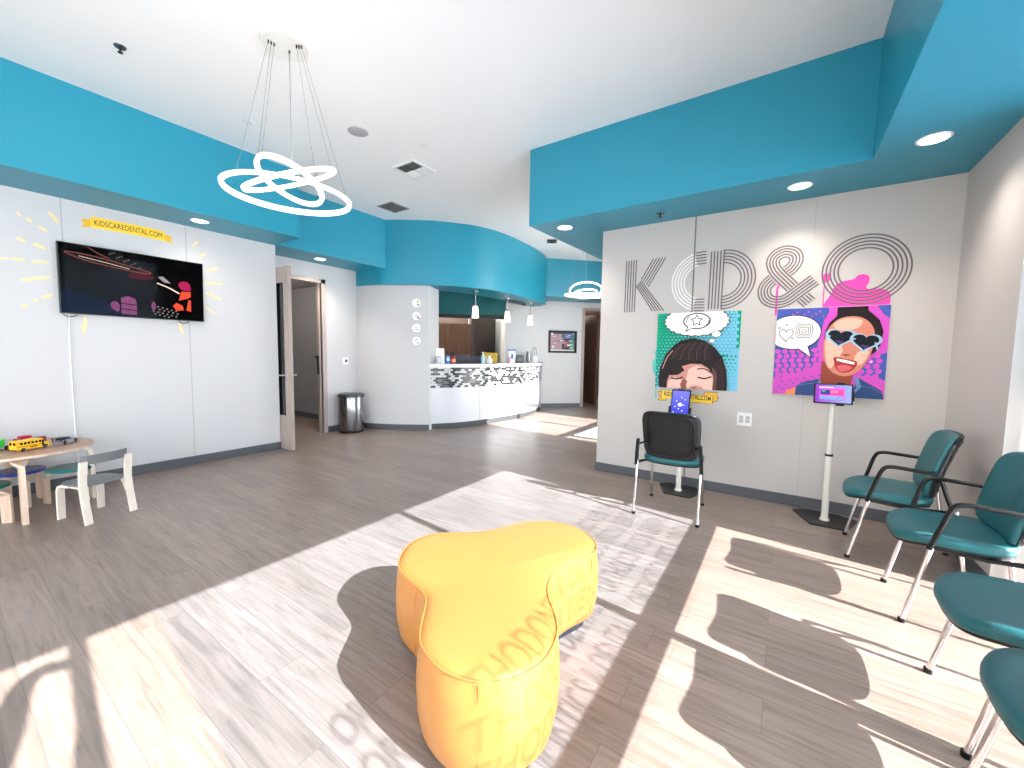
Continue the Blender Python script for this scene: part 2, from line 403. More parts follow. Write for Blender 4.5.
def ribbon2(P, w, T, d0, d1, mb, closed=False):
    P = [Vector((p[0],p[1])) for p in P]; n = len(P); A=[];Bb=[]
    for i in range(n):
        if closed: t = P[(i+1)%n]-P[i-1]
        else: t = P[min(i+1,n-1)]-P[max(i-1,0)]
        t.normalize(); nn = Vector((-t.y,t.x)); ww = w[i] if isinstance(w,(list,tuple)) else w
        A.append(P[i]+nn*ww/2); Bb.append(P[i]-nn*ww/2)
    rings = [[T((a.x,a.y,d0)),T((b.x,b.y,d0)),T((b.x,b.y,d1)),T((a.x,a.y,d1))] for a,b in zip(A,Bb)]
    if closed: mb.loft(rings+[rings[0]], cap=False)
    else: mb.loft(rings)
    return mb
mb = MB()  # invented strips on the glass, shaped to cast the blob shadow on the floor
dec = [tuple(p)[:2] for p in cr([(-.085,2.47,0),(-.15,2.50,0),(-.205,2.48,0),(-.235,2.40,0),(-.262,2.24,0),(-.33,2.05,0),(-.45,1.9,0)], 6)]
ribbon2(dec, [.05+.07*i/len(dec) for i in range(len(dec))], lambda p:(1.195-p[2],p[0],p[1]), 0, .001, mb)
ribbon2([(-.09,2.12),(-.09,1.6)], .04, lambda p:(1.195-p[2],p[0],p[1]), 0, .001, mb)
ribbon2([(-.13,2.03),(-.4,1.6)], .1, lambda p:(1.195-p[2],p[0],p[1]), 0, .001, mb)
mb.build('window_decal', M('dark_window_vinyl',(50,50,54),.5), w1)
# unseen windows added behind the camera to let in more daylight
for i,(x0,x1) in enumerate(((-5.0,-1.2),(-.6,.9))):
    mb = MB()
    n = 3 if i == 0 else 2
    for q in range(n+1):
        x = x0+(x1-x0)*q/n; mb.box((x-.03,-2.75,.35),(x+.03,-2.68,2.67))
    mb.box((x0,-2.75,.32),(x1,-2.68,.39)); mb.box((x0,-2.75,2.63),(x1,-2.68,2.70))
    wf = struct('window_%d' % (4+i), mb, ALU)
    mb = MB(); mb.box((x0,-2.72,.39),(x1,-2.716,2.63)); mb.build('glass', GLASS, wf)

# ---------------------------------------------------------------- door in the recess
mb = MB(); mb.box((XRc-.13,3.68,0),(XRc+.025,3.745,2.445)); mb.box((XRc-.13,2.80,0),(XRc+.025,2.86,2.445)); mb.box((XRc-.13,2.80,2.385),(XRc+.025,3.745,2.445))
mb.box((XRc-.08,3.655,0),(XRc-.03,3.68,2.385))
d1 = struct('door_1', mb, FRAME_D, 'open wood door with dark glass beside the television wall')
# leaf hinged at y 2.83, swung 90 degrees into the room
mb = MB()
y0, y1 = 2.738, 2.783
mb.box((-6.08,y0,.01),(-5.99,y1,2.40)); mb.box((-5.42,y0,.01),(-5.30,y1,2.40)); mb.box((-5.99,y0,.01),(-5.42,y1,.46)); mb.box((-5.99,y0,2.20),(-5.42,y1,2.40))
lf = mb.build('door_leaf', WOOD_D, d1)
mb = MB(); mb.box((-5.99,y0+.012,.46),(-5.42,y1-.012,2.20)); mb.build('vision_glass', BLACKG, lf)
mb = MB()
for yy, sg in ((y0,-1),(y1,1)):
    mb.tube([(-5.345,yy,1.0),(-5.345,yy+sg*.06,1.0),(-5.355,yy+sg*.068,1.0),(-5.465,yy+sg*.068,1.0)],.010)
    mb.lathe([(.0,0),(.026,0),(.026,.008),(.0,.008)],seg=16,T=lambda p,yy=yy,sg=sg:(-5.345+p[0],yy+sg*p[2],1.0+p[1]))
mb.build('door_handle', CHROME, lf, smooth=True)
mb = MB(); mb.box((XRc-.075,3.60,1.21),(XRc-.06,3.66,1.24)); mb.box((XRc-.08,3.64,.95),(XRc-.05,3.655,1.25)); mb.build('latch', BLACK, d1)
# light switch beside the door
sw = thing('light_switch', 'white wall plate with dark rocker above the steel bin', 'light switch', (XRc,4.09,1.16))
mb = MB(); mb.box((0,-.055,-.06),(.006,.055,.06),.002); mb.build('plate', WHITE, sw)
mb = MB(); mb.box((.006,-.005,-.02),(.010,.03,.025)); mb.build('rocker', BLACK, sw)

# ---------------------------------------------------------------- step bin
tb = thing('step_bin', 'half-round stainless steel step bin beside the open door', 'bin', (-5.90,4.035,0), math.radians(0))
def Drot(a):
    ca, sa = math.cos(a), math.sin(a)
    return lambda x, y, z: (x*ca-y*sa, x*sa+y*ca, z)
bt = Drot(math.radians(-38))
def half(r, z, d=.14):
    pts = []
    for q in range(17):
        a = -PI/2 + PI*q/16; pts.append(bt(math.cos(a)*r*.95, math.sin(a)*r, z))
    pts += [bt(-d*.6, r*.98, z), bt(-d, r*.85, z), bt(-d, -r*.85, z), bt(-d*.6, -r*.98, z)]
    return pts
mb = MB(); mb.loft([half(.20,.03),half(.205,.04),half(.205,.575),half(.203,.58)]); mb.build('body', STEEL, tb, True)
mb = MB(); mb.loft([half(.21,.58),half(.211,.605),half(.195,.63),half(.12,.645,.09)]); mb.build('lid', M('dark_steel',(92,92,96),.3,metal=.9), tb, True)
mb = MB(); mb.loft([half(.197,0),half(.203,.005),half(.203,.03)]); mb.build('base_ring', BLACK, tb, True)
mb = MB(); mb.box((.10,-.17,.012),(.17,-.06,.024),.004); mb.build('pedal', BLACK, tb)

# ---------------------------------------------------------------- reception counter
cab = [(-5.02,4.93),(-4.783,5.262),(-4.625,5.692),(-4.528,6.255),(-4.469,7.008),(-4.55,7.7),(-4.75,8.3),(-4.93,8.62)]
cc = [(p[0],p[1]) for p in cr([(x,y,0) for x,y in cab], 10)]
ct = thing('reception_counter', 'curved white reception counter with black and white mosaic band', 'counter', (0,0,0))
strip(cc, -.06, -.03, 0, .1).build('toe_kick', M('dark_kick',(70,72,76),.5), ct, True)
PANEL = WHITE_G
cuts = [0, 22, 39, 52, len(cc)-1]
for a, b in zip(cuts[:-1], cuts[1:]):
    seg = cc[a:b+1]
    if a: 
        q = Vector(seg[0]); v = (Vector(seg[1])-q).normalized(); seg[0] = tuple(q+v*.008)
    strip(seg, -.03, 0, .1, .72).build('front_panel', PANEL, ct, True)
def mosaic():
    m = strip(cc, -.03, .006, .72, 1.07); lay = m.bm.loops.layers.uv.new('UVMap')
    L = [0]
    for a, b in zip(cc[:-1], cc[1:]): L.append(L[-1]+(Vector(b)-Vector(a)).length)
    oo = offset(cc, .006); ii = offset(cc, -.03)
    m.bm.verts.ensure_lookup_table()
    for f in m.bm.faces:
        for lp in f.loops:
            p = lp.vert.co; i = lp.vert.index
            k_ = min(range(len(oo)), key=lambda j: min((oo[j][0]-p.x)**2+(oo[j][1]-p.y)**2, (ii[j][0]-p.x)**2+(ii[j][1]-p.y)**2))
            lp[lay].uv = (L[k_], p.z)
    return m
mosaic().build('mosaic_band', MOSAIC, ct)
cc2 = [(-5.07,4.88)] + cc
strip(cc2, -.36, .05, 1.07, 1.13).build('countertop', M('quartz_top',(222,220,220),.2), ct, True)
strip(cc, -.05, -.031, .1, 1.07).build('backing', WHITE, ct, True)
# work desk behind the counter
# items on the counter
ZT = 1.131
it = thing('brochure_stand', 'white slanted brochure stand at left end of the reception counter', 'brochure stand', (-5.02,5.20,ZT), math.radians(-40))
mb = MB(); mb.prism([(-.01,0),(.03,0),(-.045,.27),(-.055,.27)], -.075, .075, T=lambda p:(p[0]+.02,p[2],p[1])); mb.build('leaflet', M('paper_white',(236,234,230),.6), it)
mb = MB(); mb.box((-.05,-.08,0),(.08,.08,.008)); mb.build('stand_base', CLEAR, it)
it = thing('glass_ornament', 'small clear faceted ornament in front of the brochure stand', 'ornament', (-4.93,5.07,ZT))
mb = MB(); mb.lathe([(.0,0),(.045,0),(.05,.01),(.03,.03),(.055,.075),(.05,.11),(.02,.135),(0,.137)], seg=8); mb.build('crystal', M('cut_glass',(200,205,205),.15), it)
it = thing('carton', 'small blue carton on the reception counter', 'carton', (-4.94,5.31,ZT), -.6)
mb = MB(); mb.box((-.03,-.03,0),(.03,.03,.145),.002); mb.build('carton_body', M('blue_card',(40,120,205),.4), it)
mb = MB(); mb.box((.03,-.02,.05),(.0306,.02,.11)); mb.build('front_label', WHITE, it)
it = thing('gel_bottle', 'red bottle with dark pump beside the blue carton', 'bottle', (-4.9,5.41,ZT))
mb = MB(); mb.lathe([(0,0),(.038,0),(.04,.01),(.04,.1),(.03,.125),(.014,.13),(0,.13)], seg=16); mb.build('bottle_body', M('red_liquid',(170,58,44),.25), it, True)
mb = MB(); mb.lathe([(0,.13),(.018,.13),(.018,.155),(.008,.158),(.008,.18),(0,.18)],seg=12); mb.box((-.01,-.03,.175),(.035,.012,.198),.003); mb.build('pump', BLACK, it)
mb = MB(); mb.lathe([(.0405,.03),(.0408,.03),(.0408,.085),(.0405,.085)],seg=16); mb.build('bottle_label', M('peach_label',(226,150,110),.5), it, True)
def monitor(loc, rz, w, h, label, col):
    t = thing('monitor', label, 'monitor', loc, rz, 'screens behind the reception counter')
    m = MB(); m.box((-.012,-w/2,.20),(.012,w/2,.20+h),.006); m.build('back_shell', M('monitor_grey_%d' % col[0], col, .4), t)
    m = MB(); m.box((-.016,-w/2+.012,.212),(-.012,w/2-.012,.188+h)); m.build('screen', BLACKG, t)
    m = MB(); m.box((-.01,-.025,.02),(.01,.025,.21)); m.box((-.09,-.1,0),(.07,.1,.02),.004); m.build('stand', BLACK, t)
    return t
mb = MB(); mb.prism(offset(cc,-.40)[4:48] + offset(cc,-1.0)[4:48][::-1], .72, .75)
dk = thing('reception_desk','low dark work desk behind the reception counter','desk'); mb.build('desktop', M('desk_laminate',(120,104,92),.4), dk)
for i in (6,26,46):
    p = offset(cc,-.7)[i]; mb = MB(); mb.box((p[0]-.03,p[1]-.28,0),(p[0]+.03,p[1]+.28,.72)); mb.build('leg', BLACK, dk)
monitor((-5.18,5.95,.75), math.radians(-30), .34, .345, 'wide dark monitor back seen above the counter', (52,50,62))
monitor((-5.16,6.37,.75), math.radians(-35), .27, .32, 'narrower purple grey monitor right of the wide one', (88,86,104))
it = thing('sanitizer_bottle', 'clear pale blue pump bottle on the reception counter', 'bottle', (-4.70,6.01,ZT))
mb = MB(); mb.lathe([(0,0),(.036,0),(.038,.01),(.038,.12),(.028,.145),(.014,.15),(0,.15)],seg=16); mb.build('bottle_body', M('pale_blue_gel',(150,196,206),.15), it, True)
mb = MB(); mb.lathe([(0,.15),(.016,.15),(.016,.17),(.006,.172),(.006,.205),(0,.205)],seg=12); mb.box((-.008,-.035,.2),(.008,.012,.215),.003); mb.build('pump', WHITE, it)
it = thing('tissue_box', 'small white tissue box on the reception counter', 'box', (-4.68,6.18,ZT), .15)
mb = MB(); mb.box((-.045,-.048,0),(.045,.048,.095),.004); mb.build('carton_body', WHITE, it)
mb = MB(); mb.loft([[(.02*math.cos(a*PI/4),.03*math.sin(a*PI/4),.095) for a in range(8)],[(.035*math.cos(a*PI/4+.2),.01*math.sin(a*PI/4)+.008,.15) for a in range(8)]]); mb.build('tissue', M('tissue_paper',(245,245,245),.8), it)
it = thing('display_board', 'yellow display board standing behind the tissue box', 'sign', (-4.80,6.36,ZT), -.75)
mb = MB(); mb.box((-.012,-.15,0),(.0,.15,.21),.002); mb.build('board_panel', M('mustard_card',(176,146,32),.5), it)
mb = MB(); mb.box((-.06,-.1,0),(.03,.1,.006)); mb.build('foot', BLACK, it)
mb = MB(); mb.box((.0002,-.13,.06),(.001,-.06,.14)); mb.box((.0002,-.03,.09),(.001,.09,.1)); mb.build('printed_panel', M('faded_print',(206,176,120),.5), it)
it = thing('leaflet_holder', 'clear holder with blue and white leaflets on the counter', 'leaflet holder', (-4.62,6.87,ZT), -.7)
mb = MB(); mb.box((-.05,-.085,0),(.05,.085,.01)); mb.box((-.04,-.085,.01),(-.034,.085,.30)); mb.build('holder', CLEAR, it)
mb = MB(); mb.prism([(-.02,.01),(-.005,.01),(-.028,.25),(-.034,.25)], -.07, .07, T=lambda p:(p[0],p[2],p[1])); mb.build('leaflets', M('leaflet_white',(232,236,246),.5), it)
mb = MB(); mb.box((-.0085,-.02,.09),(-.006,.03,.19)); mb.box((-.034,-.085,.25),(-.028,.085,.275)); mb.build('leaflet_print', M('leaflet_blue',(52,96,186),.5), it)
mb = MB(); mb.box((-.005,-.07,.02),(.012,-.03,.13)); mb.build('leaflet_pink_print', M('leaflet_pink',(226,160,170),.5), it)
it = thing('card_terminal', 'dark square payment terminal on the reception counter', 'card terminal', (-4.63,7.16,ZT), -.7)
mb = MB(); mb.prism([(-.05,0),(.06,0),(.03,.175),(.015,.175)], -.08, .08, T=lambda p:(p[0],p[2],p[1])); mb.build('housing', M('terminal_grey',(58,60,66),.35), it)
mb = MB(); mb.prism([(.0595,.05),(.061,.05),(.036,.155),(.034,.155)], -.06, .06, T=lambda p:(p[0]-.007,p[2],p[1])); mb.build('screen', BLACKG, it)
it = thing('vase', 'grey metal vase near right end of the reception counter', 'vase', (-4.69,7.62,ZT))
mb = MB(); mb.lathe([(0,0),(.05,0),(.06,.04),(.065,.14),(.045,.2),(.05,.25),(.044,.25),(.03,.2),(0,.19)],seg=20); mb.build('vase_body', M('pewter',(160,160,164),.3,metal=.6), it, True)
it = thing('balloon_twist_ornament', 'white ornament with thin wire hoops at the counter end', 'ornament', (-4.86,8.15,ZT))
mb = MB(); mb.lathe([(0,0),(.09,0),(.095,.02),(.095,.15),(.085,.16),(0,.16)],seg=20); mb.build('pot', M('white_pot',(236,238,244),.3), it, True)
for q in range(3):
    mb = MB(); mb.tube([(math.cos(q*1.05)*.07*math.cos(t*PI/12),math.sin(q*1.05)*.07*math.cos(t*PI/12),.16+.2*math.sin(t*PI/12)) for t in range(13)],.005,6); mb.build('wire_hoop', M('dark_wire',(90,92,98),.4), it, True)
for o in COL.objects:
    if o.name == 'balloon_twist_ornament': o.name = 'wire_ornament'

# four round medallions on the curved wall
SIGN = M('enamel_white',(244,244,244),.25); SIGNR = M('medallion_edge',(150,150,154),.3,metal=.7)
tx, ty = .59, -.807   # normal out of the wall at the medallions
DK = M('dark_print',(70,62,66),.5); RD = M('red_print',(150,70,76),.5); YL = M('gold_print',(210,180,110),.5)
for q, z in enumerate((2.139,1.926,1.728,1.512)):
    lab = ['topmost round white wall plaque with gold and dark print','second round white wall plaque, with red print','third round white wall plaque, with faint grey print','lowest round white wall plaque, with dark peaked print'][q]
    t = thing('wall_plaque', lab, 'plaque', (-5.135,4.762,z), math.atan2(ty,tx), 'round plaques on the curved wall')
    mb = MB(); mb.lathe([(0,0),(.072,0),(.078,.004),(.078,.01),(.072,.012),(0,.012)],seg=24,T=lambda p:(p[2]+.006,p[0],p[1])); mb.build('disc', SIGN, t, True)
    mb = MB(); mb.tube([(.016,.076*math.cos(a*PI/14),.076*math.sin(a*PI/14)) for a in range(28)],.0025,6,True); mb.build('rim', SIGNR, t, True)
    mb = MB(); F_ = lambda p:(p[2]+.0185,p[0],p[1])
    if q == 0: mb.prism([(.005,-.03),(.05,-.03),(.05,-.015),(.02,-.012)],0,.001,F_); mb.prism([(.0,-.05),(.04,-.05),(.04,-.042),(0,-.042)],0,.001,F_); mb.mi=1; mb.prism([(.005,.0),(.045,.01),(.025,.05),(.01,.05)],0,.001,F_)
    if q == 1: mb.mi=0; mb.prism([(.0,-.01),(.03,-.005),(.055,-.04),(.035,-.05),(.015,-.03)],0,.001,F_); mb.mi=1; mb.prism([(-.03,.008),(.04,.008),(.04,.014),(-.03,.014)],0,.001,F_)
    if q == 2: mb.prism([(-.03,-.03),(.045,-.03),(.045,-.02),(-.03,-.02)],0,.001,F_); mb.mi=1; mb.prism([(-.02,.0),(.04,.0),(.04,.008),(-.02,.008)],0,.001,F_)
    if q == 3: mb.prism([(-.02,.015),(0,.045),(.02,.015),(.012,.015),(0,.03),(-.012,.015)],0,.001,F_); mb.prism([(.0,-.04),(.05,-.035),(.05,-.025),(.0,-.028)],0,.001,F_); mb.mi=1; mb.prism([(-.045,-.005),(.045,-.005),(.045,.001),(-.045,.001)],0,.001,F_)
    mb.build('print', [[DK,YL],[RD,DK],[DK,SIGNR],[DK,DK]][q], t)

# three pendants over the counter
OPAL = M('opal_glass_lit',(255,236,200),.3,emit=.55)
def pend(loc, label):
    t = thing('pendant_lamp', label, 'pendant lamp', loc, 0, 'pendant lamps above the reception counter')
    m = MB(); m.lathe([(0,0),(.055,0),(.05,-.018),(.0,-.022)],seg=20); m.build('canopy', STEEL, t, True)
    m = MB(); m.tube([(0,0,-.02),(0,0,-.24)],.005,8); m.lathe([(0,-.2),(.012,-.2),(.016,-.27),(0,-.27)],seg=12); m.build('stem', STEEL, t, True)
    m = MB(); m.lathe([(.03,-.265),(.045,-.27),(.062,-.45),(.064,-.475),(.058,-.475),(.04,-.28)],seg=20); m.build('lamp_shade', OPAL, t, True)
    return t
p1 = pend((-4.643,5.703,2.43), 'opal glass pendant lamp above the left of the counter, longest in view')
dup(p1, (-4.649,6.717,2.43), 0, 'opal glass pendant lamp, the middle one above the counter')
dup(p1, (-4.651,7.601,2.43), 0, 'opal glass pendant lamp farthest right, above the counter end')
# ceiling spot bracket under soffit (dark slim track)
t = tag((lambda m: (m.tube([(-4.85,6.95,2.415),(-4.72,7.25,2.395),(-4.66,7.4,2.375)],.03,10), m.build('track_spotlight', M('dark_metal',(70,70,74),.4), None, True))[1])(MB()), 'dark slim spotlight under the curved teal soffit', 'spotlight')

# framed board on the angled wall
pic = thing('framed_board', 'black framed colourful notice board on the angled white wall', 'picture frame', B(.165+.365,.0,1.64), math.radians(45))
W_, Hh = .73, .55
mb = MB()
for a, b in (((-W_/2,-Hh/2),(W_/2,-Hh/2+.045)),((-W_/2,Hh/2-.045),(W_/2,Hh/2)),((-W_/2,-Hh/2+.045),(-W_/2+.045,Hh/2-.045)),((W_/2-.045,-Hh/2+.045),(W_/2,Hh/2-.045))):
    mb.box((a[0],-.03,a[1]),(b[0],-.001,b[1]))
mb.build('frame', BLACK, pic)
mb = MB(); mats = [M('board_dark',(44,44,52),.4), M('board_rose',(176,140,148),.4), M('board_blue',(70,110,160),.4), M('board_green',(70,150,120),.4), M('board_red',(170,80,84),.4), M('board_white',(232,232,236),.4)]
def rect(m, i, x0, z0, x1, z1, d): m.mi = i; m.box((x0,-.012-d*.0006,z0),(x1,-.0115-d*.0006,z1))
rect(mb,0,-.32,-.23,.32,.23,0); rect(mb,1,-.31,-.2,-.02,.19,1); rect(mb,2,.03,.08,.3,.2,1); rect(mb,3,.18,-.2,.3,.06,1); rect(mb,4,.05,-.12,.17,.02,1); rect(mb,5,-.31,-.225,.3,-.195,1)
for q in range(16): rect(mb,[5,4,5,3][q%4],-.3+random.random()*.48,-.18+.35*random.random(),0,0,2) if False else None
rng = random.Random(3)
for q in range(22):
    x = -.29+rng.random()*.5; z = -.17+.33*rng.random(); rect(mb, rng.choice([5,5,4,2]), x, z, x+.04+.06*rng.random(), z+.014, 2)
rect(mb,5,-.3,.17,-.25,.215,2); rect(mb,5,.26,.19,.29,.21,2); rect(mb,5,-.27,-.16,-.22,-.10,2); rect(mb,5,.12,-.1,.17,-.06,2)
mb.build('printed_sheet', mats, pic)

# ---------------------------------------------------------------- television wall
def TW(y, z, d=0): return (XL+d, y, z)
tv = thing('television', 'wall-mounted black flat screen television above the play area', 'television', (XL,1.345,1.955))
def TVt(p): # tilt slightly forward
    return (.075+p[0]-p[2]*.045*-1, p[1], p[2])
mb = MB(); mb.box((-.045,-.552,-.322),(0,.552,.322),.004)
for v in mb.bm.verts: v.co = TVt(v.co)
mb.build('housing', M('tv_bezel',(16,16,18),.3), tv)
mb = MB(); mb.box((0.0003,-.545,-.314),(.002,.545,.314))
for v in mb.bm.verts: v.co = TVt(v.co)
mb.build('screen', M('tv_screen',(4,4,6),.05,spec=.05), tv)
def tvm(c, e): return tvmat(c, e)
def tvmat(c, e):
    m = M('tv_picture_%d_%d_%d' % c, (4,4,6), .08, spec=.05)
    b = m.node_tree.nodes['Principled BSDF']; b.inputs['Emission Color'].default_value = lin(c); b.inputs['Emission Strength'].default_value = e
    return m
mb = MB(); TVM = [tvm((30,52,110),.05), tvm((210,110,90),.16), tvm((176,92,150),.17), tvm((255,90,60),.26), tvm((220,44,110),.2), tvm((200,190,190),.2), tvm((250,220,200),.4), tvm((120,24,34),.10)]
class TVP:
    n = 0
def tvpoly(i, pts, sm=0):
    if sm: pts = [(p.x,p.y) for p in cr([(a,b,0) for a,b in pts], sm, True)]
    TVP.n += 1; mb.mi = i; d = .0021+.00004*TVP.n
    n = len(pts)
    if sum(pts[k][0]*pts[(k+1)%n][1]-pts[(k+1)%n][0]*pts[k][1] for k in range(n)) < 0: pts = pts[::-1]
    mb.face([(d, -.54+1.08*min(max(u,0),1), -.31+.62*min(max(v,0),1)) for u, v in pts])
def tvline(i, pts, w):
    P = [(p.x,p.y) for p in cr([(a,b,0) for a,b in pts], 8)]
    TVP.n += 1; mb.mi = i; d = .0021+.00004*TVP.n
    for a, b in zip(P[:-1], P[1:]):
        t = (Vector(b)-Vector(a)).normalized(); nn = Vector((-t.y,t.x))*w/2
        mb.face([(d, -.55+1.1*q[0], -.31+.62*q[1]) for q in (Vector(a)+nn, Vector(a)-nn, Vector(b)-nn, Vector(b)+nn)])
tvpoly(0, [(0,0),(.42,0),(.38,.12),(.25,.22),(.10,.30),(0,.34)], 4)
tvpoly(7, [(.43,.62),(.55,.60),(.62,.66),(.55,.74),(.46,.72)], 5); mb.mi = 1
tvline(1, [(.45,.72),(.35,.74),(.2,.78),(.08,.84),(.04,.88),(.10,.885),(.25,.86),(.42,.80),(.58,.74),(.55,.71),(.45,.72)], .009); tvline(6, [(.12,.845),(.28,.80),(.44,.75)], .006)
tvline(1, [(.18,.99),(.24,.92),(.31,.87)], .008)
for k in range(14): tvpoly(5, [(.30+.016*k,.93-.013*k+.03*((k*7)%3)),(.31+.016*k,.93-.013*k+.03*((k*7)%3)),(.308+.016*k,.945-.013*k+.03*((k*7)%3))])
tvline(6, [(.63,.58),(.72,.52),(.80,.44)], .016); tvpoly(5, [(.64,.68),(.68,.70),(.74,.60),(.69,.60)])
tvpoly(2, [(.31,.10),(.35,.06),(.36,.17),(.33,.22),(.30,.18)], 3)
for q in ([(.37,.20),(.48,.19),(.47,.28),(.42,.32),(.37,.28)],[(.37,.115),(.48,.105),(.48,.175),(.37,.185)],[(.37,.03),(.48,.02),(.48,.09),(.37,.10)]): tvpoly(2, q)
tvpoly(4, [(.80,.60),(.84,.66),(.89,.63),(.90,.52),(.86,.50),(.82,.52)], 4)
tvpoly(3, [(.80,.32),(.82,.48),(.90,.49),(.90,.40),(.86,.36)]); tvpoly(3, [(.78,.14),(.75,.22),(.78,.28),(.83,.24),(.84,.16)]); tvpoly(3, [(.86,.16),(.88,.35),(.90,.34),(.90,.14)])
for r in range(4):
    for k in range(6): 
        a = .60+.035*k+.012*(r%2); b = .20-.045*r-.014*k
        if a < .86 and b > .02: tvpoly(5, [(a+.007*math.cos(j*PI/4), b+.012*math.sin(j*PI/4)) for j in range(8)])
tvpoly(2, [(.585,.20),(.60,.27),(.62,.20),(.61,.13),(.59,.14)], 3)
for v in mb.bm.verts: v.co = TVt(v.co)
mb.build('picture', TVM, tv)
mb = MB(); mb.box((.001,-.25,-.2),(.035,.25,.2)); mb.build('wall_bracket', BLACK, tv)
for yy in (-.49, .37):
    mb = MB(); mb.tube(cr([(.035,yy-.045,-.325),(.03,yy-.02,-.347),(.03,yy+.025,-.345),(.035,yy+.05,-.325)],4),.004,6); mb.build('cable_loop', BLACK, tv, True)
mb = MB(); mb.tube(cr([(.012,-.49,-.33),(.006,-.499,-.6),(.006,-.499,-1.2),(.006,-.499,-1.85)],4),.005,6); mb.build('power_cord', WHITE, tv, True)
# yellow sunburst around the television
SUNY = M('sunburst_vinyl',(250,220,160),.55)
sb = thing('sunburst_decal', 'pale yellow sunburst rays painted around the television', 'wall decal', (XL,1.35,1.95))
rays = [((.59,2.478),(.602,2.452),.02),((.634,2.441),(.666,2.42),.022),((.774,2.532),(.827,2.453),.026),((.705,2.39),(.752,2.355),.02),((.573,2.257),(.624,2.239),.024),((.664,2.228),(.738,2.203),.026),((.475,2.068),(.525,2.068),.014),((.538,2.075),(.61,2.075),.022),((.65,2.077),(.753,2.082),.02),((.575,1.898),(.754,1.953),.024),((.571,1.671),(.611,1.689),.024),((.64,1.723),(.668,1.737),.016),((.689,1.756),(.761,1.796),.022),((.961,1.61),(.94,1.448),.028),((1.685,1.61),(1.713,1.486),.026),((1.835,2.469),(1.892,2.534),.022),((1.897,2.366),(1.966,2.42),.024),((1.948,2.218),(2.077,2.268),.026),((1.932,2.089),(2.131,2.092),.022),((1.939,1.973),(2.101,1.91),.024),((1.933,1.805),(2.046,1.721),.016)]
for a, b, w in rays:
    P = [(a[0]+(b[0]-a[0])*t-1.35, a[1]+(b[1]-a[1])*t-1.95) for t in (0,.15,.4,.7,.9,1)]
    mb = MB(); ribbon2(P, [w*.5,w*.9,w,w,w*.8,w*.4], lambda p:(p[2],p[0],p[1]), .0005, .0015, mb); mb.build('ray', SUNY, sb)
YEL = M('yellow_banner_vinyl',(255,208,48),.5); YELD = M('amber_banner_vinyl',(240,182,30),.5); INK = M('dark_ink',(42,38,44),.5)
rb = thing('ribbon_banner_decal', 'yellow ribbon banner with dark web address above the television', 'wall decal', (XL,1.316,2.51))
def rib(x, h):  # gently arched ribbon
    return .018-.10*(x*x)+h
mb = MB(); T3 = lambda p:(p[2],p[0],p[1])
top = [(x/10*.28, rib(x/10*.28,.048)) for x in range(-10,11)]; bot = [(x/10*.28, rib(x/10*.28,-.055)) for x in range(10,-11,-1)]
mb.prism(top+bot, .001, .002, T3); mb.build('ribbon', YEL, rb)
for s in (-1,1):
    mb = MB(); mb.prism([(s*.275,-.035),(s*.345,-.06),(s*.325,-.02),(s*.345,.02),(s*.275,.03)], .0003, .0009, T3); mb.build('ribbon_tail', YELD, rb)
mb = MB(); text_mesh('KIDSCAREDENTAL.COM', .075, lambda p:(.0026, p[0], p[1]-.028+.018-.10*p[0]**2), mb, fit=.51, align='CENTER'); mb.build('lettering', INK, rb)

# ---------------------------------------------------------------- lettering on the feature wall
GREYV = M('grey_vinyl_line',(104,92,98),.5); PALEV = M('pale_vinyl_line',(236,234,230),.5)
def FW(p): return (p[0], YK-p[2], p[1])
def letter(name, label, strips, extra=None, w=.0115):
    xs = [q[0] for s in strips for q in s[0]]; zs = [q[1] for s in strips for q in s[0]]
    o = Vector(((min(xs)+max(xs))/2, YK, (min(zs)+max(zs))/2))
    m = MB()
    for P, mi in strips:
        m.mi = mi; closed = len(P) > 3 and (Vector(P[0])-Vector(P[-1])).length < 1e-6
        ribbon2(P[:-1] if closed else P, w, lambda p:(p[0]-o.x,-p[2],p[1]-o.z), .0016, .0024, m, closed)
    ob = m.build(name, [GREYV, PALEV], None); ob.location = o
    return tag(ob, label, 'wall letter', 'line-drawn letters on the pale grey wall')
def arc(cx, cz, rx, rz, a0, a1, n=40): return [(cx+rx*math.cos(math.radians(a0+(a1-a0)*i/n)), cz+rz*math.sin(math.radians(a0+(a1-a0)*i/n))) for i in range(n+1)]
S = []
for q in range(5): S.append(([(-1.468+q*.0265,1.785),(-1.468+q*.0265+.004,2.33)],0))
for q in range(5):
    S.append(([(-1.300+q*.018, 2.12-q*.020),(-1.182+q*.0305,2.324)],0))
    S.append(([(-1.352+q*.0115, 2.062+q*.012),(-1.172+q*.0285,1.785)],0))
letter('wall_letter_strokes', 'large letter K drawn in thin parallel grey lines', S)
S = []
for q in range(5):
    r = .288-q*.0285; S.append((arc(-.70,2.052,r,r*.985,108,252),1)); z = r*.985
    S.append(([(-.775,2.052+z*.985),(-.68,2.052+z)],0)); S.append(([(-.775,2.052-z*.985),(-.68,2.052-z)],0))
letter('wall_letter_strokes', 'large pale letter C drawn in thin parallel lines', S)
S = []
for q in range(5): S.append(([(-.642+q*.0275,1.78),(-.638+q*.0275,2.326)],0))
for q in range(5):
    r = .271-q*.0285; S.append((arc(-.535,2.053,r,r*1.012,-90,90),0))
letter('wall_letter_strokes', 'large letter D drawn in thin parallel grey lines', S)
S = []
base = [(.15,1.795),(.08,1.87),(-.02,1.985),(-.105,2.085),(-.135,2.165),(-.112,2.225),(-.045,2.253),(.02,2.225),(.035,2.165),(.0,2.10),(-.07,2.055),(-.15,2.0),(-.188,1.93),(-.165,1.85),(-.095,1.815),(-.02,1.83),(.05,1.885),(.12,1.945),(.175,1.99)]
